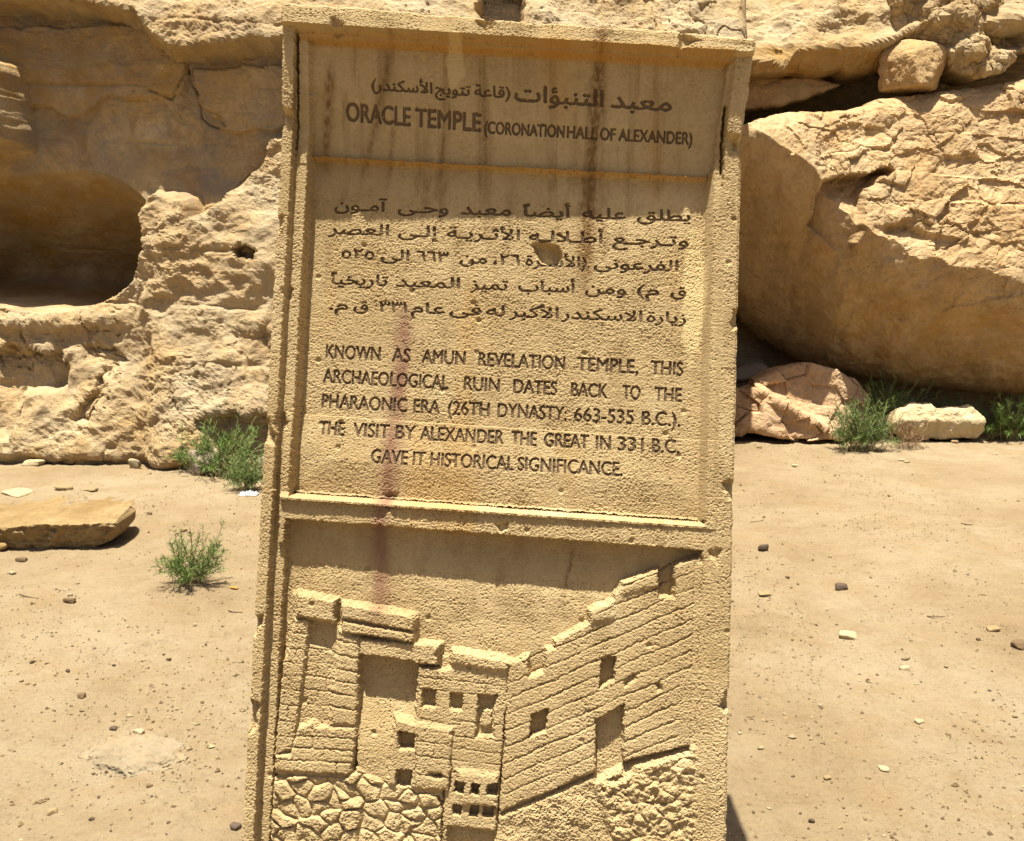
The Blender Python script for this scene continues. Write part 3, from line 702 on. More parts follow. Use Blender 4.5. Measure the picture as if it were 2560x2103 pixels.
# --- rubble
def rubble(poly, seed, sx, h0, h1, pid):
    poly = np.asarray(poly); s = sl_of(poly)
    e_ = .012 if pid == P_RUBBLE2 else .004
    m = sst(e_, -e_, sdf(WU[s], WV[s], poly))
    a = SU[s] + .008 * noise2(SU[s] * 30, SV[s] * 30, seed); b = SV[s] + .008 * noise2(SU[s] * 30, SV[s] * 30, seed + 1)
    f1, f2, idv = worley(a / sx, b / (sx * .72), seed)
    tilt = (f1 * np.cos(6.3 * idv * 5) * .012)
    hh = h0 + (h1 - h0) * (np.clip((f2 - f1) / .30, 0, 1) ** .8) * (.45 + .55 * idv) + (.0045 if pid == P_RUBBLE else .008) * fbm2(SU[s] * 38, SV[s] * 38, 4, seed + 5, .6) + tilt * (f1 < .5) * 0 + (.008 * fbm2(SU[s] * 14, SV[s] * 18, 3, seed + 8, .6, True) if pid == P_RUBBLE2 else 0)
    H[s] = H[s] * (1 - m) + hh * m; L[s] = np.where(m > .5, pid, L[s])
rb = list(Z4([(212, 1420), (330, 1400), (600, 1410), (640, 1360), (700, 1400), (800, 1440), (930, 1470), (1060, 1510), (1080, 1560), (1078, 1780)])) + [(.49, 2.0), (uLr, 2.0)]
rubble(rb, 61, .041, -.026, -.015, P_RUBBLE)
rb2 = list(Z5([(600, 1450), (740, 1400), (800, 1340), (1105, 1262), (1100, 1736)])) + [(.93, 2.0), (.7, 2.0)] + list(Z5([(680, 1736), (640, 1560)]))
rubble(rb2, 63, .043, -.019, -.013, P_RUBBLE2)
# knocks in the stone
put(UV([(1332, 612), (1358, 607), (1392, 618), (1403, 640), (1398, 660), (1372, 663), (1348, 649)], -.055), -.024, None, .004, mode='add')
put(UV([(1240, 1312), (1270, 1306), (1272, 1318), (1250, 1330)], -.012), -.010, None, .003, mode='add')
for kx, ky, kr, kd in ((.0, .235, .016, .02), (.0, .47, .012, .015), (.0, .93, .020, .018), (.0, 1.33, .016, .02), (.0, 1.52, .022, .02), (1.0, .24, .018, .02), (1.0, .62, .014, .016), (1.0, .98, .018, .015), (1.0, 1.42, .016, .02),
                       (.028, .62, .009, .010), (.03, .90, .011, .012), (.27, 1.052, .012, .008), (.44, .02, .016, .014), (.86, .03, .020, .016), (.12, .05, .012, .012), (.965, 1.12, .010, .010)):
    th_ = np.linspace(0, 6.283, 10)[:-1]; rr_ = kr * (1 + .4 * np.sin(th_ * 3 + kx * 9 + ky * 7))
    put(np.stack([kx + rr_ * np.cos(th_), ky + 1.3 * rr_ * np.sin(th_)], 1), -kd, None, .004, mode='add')
# roughness of the pecked surface: smoother where it is sheltered under the hood
rough = (1.0 - .55 * sst(.44, .30, SV) * ((SU > uLi + .005) & (SU < uRi) & (SV > .06)))
rough = rough * np.where((L == P_RELIEF) & (SV < 1.2), .42, 1)
peck = fbm2(SU * 80 + .5 * noise2(SU * 200, SV * 200, 30), SV * 105, 2, 31) * .0008 + fbm2(SU * 210, SV * 250, 3, 33, .75) * .0020 + .0012 * noise2(SU * 17, SV * 17, 35)
pits = worley(SU * 85, SV * 85, 37)[0]
peck -= .0018 * sst(.28, .08, pits) * (noise2(SU * 30, SV * 30, 38) > .1)
p2 = worley(SU * 16, SV * 16, 47); peck -= .0040 * sst(.13, .05, p2[0]) * (p2[2] > .84)
H += peck * rough * RO * (.72 + .55 * sst(-.3, .4, fbm2(SU * 7, SV * 7, 3, 39)))
# ---------------------------------------------------------------- lettering
def shape_arabic(s):
    T = {}
    for c in range(0xFE70, 0xFEFD):
        d = unicodedata.decomposition(chr(c)).split()
        if len(d) == 2: T[(d[0], chr(int(d[1], 16)))] = chr(c)
        if len(d) == 3: T[(d[0], chr(int(d[1], 16)) + chr(int(d[2], 16)))] = chr(c)
    dual = set(k[1] for k in T if k[0] == '<initial>' and len(k[1]) == 1) | {'\u0640'}
    out = []; i = 0
    while i < len(s):
        c = s[i]; prev = i > 0 and s[i - 1] in dual
        if c == '\u0644' and i + 1 < len(s) and ('<isolated>', c + s[i + 1]) in T:
            out.append(T[('<final>' if prev else '<isolated>', c + s[i + 1])]); i += 2; continue
        jn = c in dual and i + 1 < len(s) and (('<final>', s[i + 1]) in T or s[i + 1] == '\u0640')
        jp = prev and ('<final>', c) in T
        k = {(False, False): '<isolated>', (False, True): '<initial>', (True, True): '<medial>', (True, False): '<final>'}[(bool(jp), bool(jn))]
        out.append(T.get((k, c), {'(': ')', ')': '('}.get(c, c))); i += 1
    r = ''.join(reversed(out))
    return r
def outline(txt):
    cu = bpy.data.curves.new("tmp", 'FONT'); cu.body = txt; cu.size = 1; cu.fill_mode = 'NONE'; cu.resolution_u = 6
    o = bpy.data.objects.new("tmp", cu); COL.objects.link(o)
    me = o.to_mesh(); v = np.array([p.co[:2] for p in me.vertices]); e = np.array([d.vertices[:] for d in me.edges])
    o.to_mesh_clear(); bpy.data.objects.remove(o); bpy.data.curves.remove(cu)
    # orient every closed loop consistently
    nb = {}
    for a, b in e: nb.setdefault(a, []).append(b); nb.setdefault(b, []).append(a)
    seen = set(); segs = []
    for st in sorted(nb):
        if st in seen: continue
        loop = [st]; seen.add(st); cur = st
        nxt = st + 1 if (st + 1) in nb[st] else nb[st][0]
        while nxt not in seen:
            seen.add(nxt); loop.append(nxt); c2 = [q for q in nb[nxt] if q not in seen]
            if not c2: break
            nxt = c2[0]
        pts = v[loop]; segs.append(np.stack([pts, np.roll(pts, -1, 0)], 1))
    return v, np.concatenate(segs)
INK = np.zeros_like(SU); INKID = np.zeros(SU.shape, np.int8)
CELL = .0004
def word(txt, xl, yl, xr, yr, cap_px, h, dil, tid, arabic=False, cap=None):
    """carve one word: ends of its baseline in the photograph give its place on the stone"""
    v, seg = outline(shape_arabic(txt) if arabic else txt)
    (uL, vL), (uR, vR) = UV([(xl, yl), (xr, yr)], h)
    x0, x1 = v[:, 0].min(), v[:, 0].max(); cap = cap or (.735 if not arabic else .714)
    sx = (uR - uL) / (x1 - x0); sy = (UV([(xl, yl)], h)[0, 1] - UV([(xl, yl - cap_px)], h)[0, 1]) / cap
    S = seg.copy(); S[..., 0] = (S[..., 0] - x0) * sx; S[..., 1] *= sy
    mg = .004; w_ = uR - uL; b0, b1 = S[..., 1].min() - mg, S[..., 1].max() + mg
    nx, ny = int((w_ + 2 * mg) / CELL), int((b1 - b0) / CELL)
    ys = b0 + (np.arange(ny) + .5) * CELL + 1e-7
    diff = np.zeros((ny, nx + 1), np.int32)
    for (ax, ay), (bx, by) in S:
        if ay == by: continue
        sg = 1 if by > ay else -1
        j = np.nonzero((ys >= min(ay, by)) & (ys < max(ay, by)))[0]
        xc = ax + (bx - ax) * (ys[j] - ay) / (by - ay)
        np.add.at(diff, (j, np.clip(((xc + mg) / CELL).astype(int), 0, nx)), sg)
    R = (np.cumsum(diff, 1)[:, :nx] != 0).astype(np.float32)
    k = int(round(dil / CELL))
    if k > 0:
        Q = R.copy()
        for dy in range(-k, k + 1):
            for dx in range(-k, k + 1):
                if dx * dx + dy * dy <= k * k + .5: Q = np.maximum(Q, np.roll(np.roll(R, dy, 0), dx, 1))
        R = Q
    B = R.copy(); B = (B + np.roll(B, 1, 0) + np.roll(B, -1, 0)) / 3; B = (B + np.roll(B, 1, 1) + np.roll(B, -1, 1)) / 3
    s = (slice(np.searchsorted(sv, min(vL, vR) - b1), np.searchsorted(sv, max(vL, vR) - b0) + 1), slice(np.searchsorted(su, uL - mg), np.searchsorted(su, uR + mg) + 1))
    t = (SU[s] - uL) / w_; y = vL + t * (vR - vL) - SV[s]
    i = ((SU[s] - uL + mg) / CELL).astype(int); j = ((y - b0) / CELL).astype(int)
    ok = (i >= 0) & (i < nx) & (j >= 0) & (j < ny)
    val = np.where(ok, B[np.clip(j, 0, ny - 1), np.clip(i, 0, nx - 1)], 0)
    INK[s] = np.maximum(INK[s], val); INKID[s] = np.where(val > .3, tid, INKID[s])
def line(org, sc_, words, ya, yb, xa, xb, cap, h, dil, tid, arabic=False):
    for t, x0, x1 in words:
        f = lambda x: ya + (yb - ya) * (x - xa) / (xb - xa)
        word(t, x0 / sc_ + org[0], f(x0) / sc_ + org[1], x1 / sc_ + org[0], f(x1) / sc_ + org[1], cap / sc_, h, dil, tid, arabic)
K = 1.704
line((680, 0), K, [("ORACLE", 315, 587), ("TEMPLE", 610, 888)], 508, 557, 315, 888, 74, -.030, .0011, 1)
line((680, 0), K, [("(CORONATION", 905, 1245), ("HALL", 1257, 1385), ("OF", 1398, 1462), ("ALEXANDER)", 1477, 1787)], 564, 618, 905, 1770, 50, -.030, .0007, 2)
line((680, 0), K, [("معبد", 1440, 1692), ("التنبؤات", 1035, 1408)], 440, 487, 1035, 1692, 62, -.030, .0013, 3, True)
line((680, 0), K, [("(قاعة", 865, 1015), ("تتويج", 700, 845), ("الأسكندر)", 430, 685)], 394, 430, 430, 1015, 42, -.030, .0007, 4, True)
o2 = (680, 440)
AR = [([("يطلق", 1555, 1778), ("عليه", 1322, 1505), ("أيضاً", 1070, 1270), ("معبد", 805, 1018), ("وحـى", 535, 750), ("آمـون", 262, 485)], 138, 200, 262, 1775),
      ([("وتـرجـع", 1450, 1770), ("أطـلالـه", 1095, 1410), ("الأثـريـة", 745, 1055), ("إلـى", 535, 705), ("العصر", 235, 495)], 240, 306, 235, 1770),
      ([("الفرعونى", 1372, 1728), ("(الأسـرة", 1080, 1340), ("٢٦،", 945, 1055), ("من", 800, 915), ("٦٦٣", 615, 750), ("الى", 462, 582), ("٥٢٥", 293, 432)], 346, 412, 293, 1728),
      ([("ق", 1697, 1760), ("م)", 1555, 1645), ("ومن", 1335, 1505), ("أسباب", 1050, 1290), ("تميز", 845, 1003), ("المعبد", 527, 800), ("تاريخياً", 247, 490)], 456, 520, 247, 1760),
      ([("زيارة", 1595, 1760), ("الاسكندر", 1232, 1575), ("الأكبر", 1010, 1220), ("له", 912, 990), ("فى", 757, 890), ("عام", 592, 735), ("٣٣١", 455, 572), ("ق", 345, 405), ("م.", 240, 318)], 566, 632, 240, 1760)]
for li, (wd, ya, yb, xa, xb) in enumerate(AR):
    for t, x0, x1 in wd:
        if t[0] in "٢٦٣٥":
            t2 = t[:-1] if t.endswith('،') else t
            t = ''.join(reversed(t2)) + ('،' if t.endswith('،') else '')
        line(o2, K, [(t, x0, x1)], ya, yb, xa, xb, 46, -.057, .0009, 5 + li, True)
o3 = (680, 820)
EN_ = [([("KNOWN", 225, 457), ("AS", 510, 586), ("AMUN", 637, 822), ("REVELATION", 880, 1247), ("TEMPLE,", 1300, 1557), ("THIS", 1612, 1748)], 126, 207, 225, 1748),
       ([("ARCHAEOLOGICAL", 213, 750), ("RUIN", 818, 968), ("DATES", 1030, 1213), ("BACK", 1275, 1427), ("TO", 1492, 1567), ("THE", 1628, 1741)], 230, 318, 213, 1741),
       ([("PHARAONIC", 207, 572), ("ERA", 602, 713), ("(26TH", 750, 926), ("DYNASTY:", 962, 1254), ("663-535", 1288, 1538), ("B.C.).", 1575, 1736)], 338, 422, 207, 1736),
       ([("THE", 200, 306), ("VISIT", 345, 498), ("BY", 527, 610), ("ALEXANDER", 632, 986), ("THE", 1020, 1126), ("GREAT", 1160, 1348), ("IN", 1380, 1441), ("331", 1473, 1580), ("B.C.", 1617, 1731)], 454, 536, 200, 1731),
       ([("GAVE", 425, 579), ("IT", 602, 656), ("HISTORICAL", 677, 1030), ("SIGNIFICANCE.", 1048, 1490)], 575, 632, 425, 1490)]
for li, (wd, ya, yb, xa, xb) in enumerate(EN_): line(o3, K, wd, ya, yb, xa, xb, 62, -.057, .0009, 10 + li)
H -= .0034 * sst(.15, .75, INK)
# ---------------------------------------------------------------- stains (weathering marks), plus painted light: ochre bounce bands, pale sunlit lips
def blob(px, h, rx, ry): (u, v), = UV([px], h); return np.exp(-((SU - u) / rx) ** 2 - ((SV - v) / ry) ** 2)
purp = np.zeros_like(SU); och = np.zeros_like(SU); pale = np.zeros_like(SU)
pl = UV([(1004, 730), (1000, 900), (985, 1000), (972, 1150), (962, 1260), (950, 1330), (948, 1480), (940, 1560)], -.03)
uc = np.interp(SV, pl[:, 1], pl[:, 0]); wd_ = .019 * (1 + .5 * fbm2(SU * 20, SV * 6, 3, 51))
purp = np.exp(-((SU - uc) / wd_) ** 2) * sst(.58, .68, SV) * sst(1.36, 1.25, SV) * (.85 + .5 * fbm2(SU * 40, SV * 12, 3, 52))
pale = sst(.35, .6, blob((1735, 735), -.035, .030, .16) + .25 * fbm2(SU * 25, SV * 25, 3, 53)) * .8 + sst(.35, .55, blob((1140, 175), -.02, .022, .05) + .3 * fbm2(SU * 30, SV * 30, 3, 54)) * .55 + sst(.4, .7, blob((1372, 652), -.05, .016, .010) + .2 * noise2(SU * 80, SV * 80, 61)) * .8 + .8 * sst(.4, .7, blob((1254, 1322), -.012, .014, .010) + .2 * noise2(SU * 80, SV * 80, 62))  # pale smears; lower lips of the knocks painted pale as if sunlit
pale = np.clip(pale, 0, 1)
tl = VT + .002 * SU
och = np.exp(-((SV - tl + .002) / .0045) ** 2) * (SU > uLp) * (SU < uRp) * .8  # bounce light on the underside of the title step, painted ochre
och += (np.exp(-((SV - .071) / .006) ** 2) + .7 * np.exp(-((SV - .060) / .005) ** 2)) * (SU > .03) * (SU < .96) * .75  # ochre bands paint bounce light onto the hood moulding undersides
och += .25 * sst(.1, .5, fbm2(SU * 6, SV * 1.4, 4, 56)) * (SV < 1.12)
brn = np.zeros_like(SU)
for x0, y0_, x1, y1_, w_, st_ in ((1500, 80, 1462, 700, .020, 1.0), (1478, 300, 1455, 560, .012, .7), (833, 180, 805, 400, .013, .8), (995, 110, 905, 420, .012, .6), (1110, 330, 1090, 480, .010, .7), (985, 300, 960, 460, .010, .5), (1430, 1395, 1412, 1480, .006, .9), (1105, 440, 1095, 540, .012, .5), (1280, 450, 1262, 640, .012, .3)):
    (ua, va), (ub, vb_) = UV([(x0, y0_), (x1, y1_)], -.03)
    uu = ua + (ub - ua) * (SV - va) / (vb_ - va)
    brn = np.maximum(brn, st_ * np.exp(-((SU - uu + .004 * fbm2(SU * 30, SV * 8, 3, 58)) / (w_ * (.8 + .4 * noise2(SU * 0, SV * 9, 59)))) ** 2) * sst(va - .03, va + .03, SV) * sst(vb_ + .05, vb_ - .05, SV) * (.62 + .7 * fbm2(SU * 110, SV * 60, 3, 60)))
brn = np.clip(1.5 * brn, 0, 1)
streak = np.where(SV < 1.3, 1.0, .25) * (.45 + .55 * sst(.6, .3, SV)) * sst(-.3, .2, fbm2(SU * 9, SV * .9, 2, 57) + .15) * (H < .02)
# ---------------------------------------------------------------- build the mesh parts
tw = sst(.0, .012, SU) * sst(.0, .012, 1 - SU)
edge_u = (1 - sst(0, .02, SU)) * (-1) + (1 - sst(0, .02, 1 - SU))
eoff = .0035 * noise2(SV * 22, SU * 3, 71) + .0016 * noise2(SV * 90, SU * 3 + 4, 72) + .006 * np.clip(noise2(SV * 6 + 3, SU * 3, 73) - .35, 0, None)
u2 = SU - edge_u * (np.abs(eoff) + 0 * SU)
etop = (1 - sst(0, .02, SV)) * (.004 * noise2(SU * 14, SV * 0 + 2, 74) + .002 * noise2(SU * 60, SV * 0, 75) + .0045 * noise2(SU * 3.1, SV * 0 + 7, 76))
u2 = u2 + .014 * sst(.6, 1, SU) * sst(VH, 0, SV)
v2 = SV + etop + (1 - sst(0, .055, SV)) * (.006 + .0225 * SU)
round_e = .004 * (1 - sst(0, .006, np.minimum(np.minimum(SU, 1 - SU), SV)))
SP = SO + u2[..., None] * EU + v2[..., None] * EV + (H - round_e)[..., None] * EN
base = SO + .5 * EU + VB * EV; base = np.array([base[0], base[1] + .12, -.05])
stele = add_obj("stone_stele", None); stele.location = base
tag(stele, "tall carved limestone information stele with Arabic and English lettering and a temple relief", "stele")
SPf = SP.reshape(-1, 3); Q = grid_quads(nU, nV)[:, ::-1]
AT = {"purple": np.clip(purp.ravel(), 0, 1) * .8, "ochre": och.ravel(), "pale": pale.ravel(), "streak": streak.ravel(), "brown": brn.ravel()}
ink_q = INK.ravel()[Q].mean(1); cu_, cv_ = SU.ravel()[Q[:, 0]], SV.ravel()[Q[:, 0]]
lit_ = sst(.36, .46, cv_)
thr = .44 + (.16 + .30 * lit_) * noise2(cu_ * 190, cv_ * 190, 81) + (.12 + .28 * lit_) * noise2(cu_ * 70, cv_ * 70, 82) + .12 * lit_ * noise2(cu_ * 12, cv_ * 12, 83)
isink = ink_q > np.maximum(thr, .20); tid = INKID.ravel()[Q].max(1); lab = L.ravel()[Q[:, 0]]
NM = {P_FRAME: "frame", P_HOOD: "hood", P_TITLE: "title_panel", P_TEXT: "inscription_panel", P_BAR: "crossbar", P_RELIEF: "relief_panel"}
parts = {}
for pid, nm in NM.items():
    parts[pid] = submesh(nm, SPf, Q, (lab == pid) & ~isink, M_STELE, AT, base, stele)
for pid, nm, lb in ((P_TOWER, "carved_tower", None), (P_FRONT, "carved_wall", "carved front wall with square windows"), (P_SIDE, "carved_wall", "carved side wall with slanting courses"),
                (P_RUBBLE, "carved_rubble", None), (P_BASE, "carved_plinth", None), (P_ANNEX, "carved_annex", None), (P_RUBBLE2, "carved_rubble", None), *((k, "carved_opening", None) for k in range(P_WIN, NWIN[0]))):
    o = submesh(nm, SPf, Q, (lab == pid) & ~isink, M_STELE, AT, base, parts[P_RELIEF])
    if o and lb: o["label"] = lb
LINES = [(1, P_TITLE, 'large English title words'), (2, P_TITLE, 'smaller English title words in brackets'), (3, P_TITLE, 'large Arabic title words'), (4, P_TITLE, 'smaller Arabic title words in brackets')]
ORD = ['first', 'second', 'third', 'fourth', 'fifth']
LINES += [(5 + k, P_TEXT, ORD[k] + ' line of the Arabic paragraph') for k in range(5)] + [(10 + k, P_TEXT, ORD[k] + ' line of the English paragraph') for k in range(5)]
for k, par, lb in LINES:
  o = submesh('lettering', SPf, Q, isink & (tid == k), M_PAINT, AT, base, parts[par]); o['label'] = lb
# sides, top and back of the slab
TH = .38
b_idx = np.concatenate([np.arange(nU)[::-1], (np.arange(1, nV)) * nU, (nV - 1) * nU + np.arange(1, nU), (np.arange(nV - 1)[::-1]) * nU + nU - 1])
rim = SPf[b_idx]; ins = (rim - (SO + .5 * EU + 1.1 * EV)); 
lev = [rim]
hh_ = H.ravel()[b_idx]
for d in (.02, .08,   .18, .30, TH):
    p = rim - (hh_[:, None] + d) * EN; p = p + .004 * noise3(p[:, 0] * 14, p[:, 1] * 14, p[:, 2] * 14, 91)[:, None] * EU
    lev.append(p)
nb_ = len(b_idx); BV = np.concatenate(lev); i = np.arange(nb_); i2 = np.roll(i, -1); BQ = []
for k in range(len(lev) - 1): BQ.append(np.stack([i + k * nb_, i2 + k * nb_, i2 + (k + 1) * nb_, i + (k + 1) * nb_], 1))
BQ = np.concatenate(BQ)
me = bpy.data.meshes.new("slab"); last = (len(lev) - 1) * nb_
me.from_pydata((BV - base).tolist(), [], [tuple(q) for q in BQ.tolist()] + [tuple(range(last, last + nb_))])
for k in ("purple", "ochre", "pale", "streak", "brown"): me.attributes.new(k, 'FLOAT', 'POINT')
me.materials.append(M_STELE); add_obj("slab", me, stele)
del SP, SPf, SU, SV, WU, WV, H, INK

# ------------------------------------------------------------------ faceted free rocks
def hull_rock(name, dims, mat, seed, sub=5, planes=None, npl=11, p=11, amp=.05, freq=4, smooth=True):
    r = np.random.default_rng(seed)
    bm = bmesh.new(); bmesh.ops.create_icosphere(bm, subdivisions=sub, radius=1)
    D = np.array([v.co[:] for v in bm.verts]); Fc = np.array([[v.index for v in f.verts] for f in bm.faces]); bm.free()
    if planes is None:
        nn = r.normal(size=(npl, 3)); nn /= np.linalg.norm(nn, axis=1, keepdims=True)
        hh = r.uniform(.72, 1.05, npl)
        nn = np.concatenate([nn, [[0, 0, 1], [0, 0, -1], [1, 0, .1], [-1, .1, 0], [0, 1, 0], [0, -1, .15]]]); hh = np.concatenate([hh, r.uniform(.8, 1.0, 6)])
    else:
        nn = np.array([q[0] for q in planes], float); nn /= np.linalg.norm(nn, axis=1, keepdims=True); hh = np.array([q[1] for q in planes], float)
    a = np.clip(D @ nn.T, 0, None) / hh
    R = (a ** p).sum(1) ** (-1 / p)
    Pn = D * R[:, None]
    s = freq
    n = fbm3(Pn[:, 0] * s, Pn[:, 1] * s, Pn[:, 2] * s, 4, seed) * amp + fbm3(Pn[:, 0] * s * 3, Pn[:, 1] * s * 3, Pn[:, 2] * s * 3, 3, seed + 7, .6, True) * amp * .45
    Pn = Pn * (1 + n)[:, None] * np.array(dims) / 2
    Pn[:, 2] -= Pn[:, 2].min()
    return mesh_np(name, Pn, Fc, mat, {"gold": np.full(len(Pn), .3), "grey": np.full(len(Pn), .1)}, smooth=smooth)
def place(me, name, loc, rz=0, label=None, cat="rock", group=None, sink=.15, tilt=(0, 0)):
    o = add_obj(name, me); h = max(v.co.z for v in me.vertices) if len(me.vertices) < 60000 else .2
    o.location = (loc[0], loc[1], loc[2] - sink * h); o.rotation_euler = (tilt[0], tilt[1], rz)
    return tag(o, label, cat, group)

# rock wedged in the crack
c = at_y(np.array([2302., 156.]), 9.5)
me = hull_rock("wedged_boulder", (.55, .5, .50), M_BOULDER, 38, 6, planes=[((-.15, -1, .25), .78), ((.5, -.9, -.3), .85), ((-1, -.1, -.05), .86), ((-.8, -.2, .6), .88), ((.2, -.1, 1), .86), ((.8, .0, .55), .84), ((1, -.1, -.2), .90), ((0, 0, -1), .86), ((0, 1, 0), .9), ((-.3, -.6, .8), .9)], amp=.09, freq=3.2, p=20)
place(me, "wedged_boulder", (c[0], c[1] + .1, c[2] - .25), .5, "squat boulder wedged between the rock ledge and the huge boulder", "boulder", sink=0)
# rocks in the dark cavity
c = on_ground(np.array([1850., 1040.]))
me = hull_rock("cavity_rock", (.9, .9, 1.15), M_BOULDER, 33, 6, amp=.05)
place(me, "cavity_rock", (2.32, 11.35, 0), .2, "dark rock deep in the shaded cavity under the huge boulder", "rock", sink=.02)
c = at_y(np.array([1875., 925.]), 9.7)
me = hull_rock("grey_stone", (.50, .3, .2), M_GREYROCK, 35, 5, amp=.05)
place(me, "grey_stone", (c[0], c[1], c[2] - .12), .15, "grey stone lying on the pink rock in the cavity", "rock", sink=0, tilt=(0, -.15))
c = on_ground(np.array([2568., 1092.]))
me = hull_rock("edge_rock", (.34, .4, .26), M_PINK, 37, 5, amp=.05)
place(me, "edge_rock", (c[0] + .06, c[1] + .1, 0), .3, "small pink rock cut by the right edge of the view, under the boulder", "rock")
# long ochre slab, left
c = on_ground(np.array([70., 1374.]))
def slab_depth(X, Z, PX, PY):
    wob = 4 * fbm2(PX / 50, PY / 50, 4, 341)
    ed = np.interp(PX, [-300, 0, 90, 200, 260], [1304, 1302, 1294, 1292, 1296]) + wob
    up = np.clip(ed - PY, 0, None) * 5.3 / F; dn = np.clip(PY - ed, 0, None) * 5.3 / F
    return 16 * up + .42 * dn + .05 * np.abs(fbm2(PX / 45, PY / 30, 3, 342)) + .06 * sst(200, 275, PX)
sheet_rock("slab_rock", [(-330, 1320), (-200, 1290), (0, 1286), (120, 1281), (210, 1279), (256, 1283), (275, 1298), (276, 1322), (258, 1346), (215, 1364), (130, 1374), (60, 1378), (0, 1366), (-200, 1366)], 5.30, slab_depth, .30, M_SLAB,
           rim=.016, res=.0045, seed=600, amp=.22, jit=4, grey=0, label="long low ochre slab of rock lying on the sand at the left edge").location.z -= .045
c = on_ground(np.array([6., 1372.]))
me = hull_rock("wedge_stone", (.16, .16, .07), M_SLAB, 40, 4)
place(me, "wedge_stone", (c[0] - .02, c[1] - .02, 0), .2, "small ochre stone tucked under the front of the long slab", "stone")
# grey rock in the bush, left of stele
c = on_ground(np.array([511., 1188.]))
me = hull_rock("grey_rock", (.31, .26, .21), M_GREYROCK, 41, 5, amp=.05)
place(me, "grey_rock", (c[0], c[1] + .1, 0), .7, "rounded grey rock half hidden by the bush at the cliff foot", "rock", sink=.1)
c = on_ground(np.array([660., 1172.]))
me = hull_rock("grey_rock", (.22, .2, .14), M_GREYROCK, 43, 5, amp=.05)
place(me, "grey_rock", (c[0], c[1] + .1, 0), .2, "small grey rock under the bush, touching the stele edge", "rock")
c = on_ground(np.array([350., 1935.]))
me = hull_rock("buried_rock", (.46, .50, .15), M_MOUND, 45, 6, amp=.20, freq=7, npl=18, p=4)
place(me, "buried_rock", (c[0], c[1] + .12, 0), 1.1, "crumbly grey rock half buried in the sand left of the stele", "rock", sink=.71)

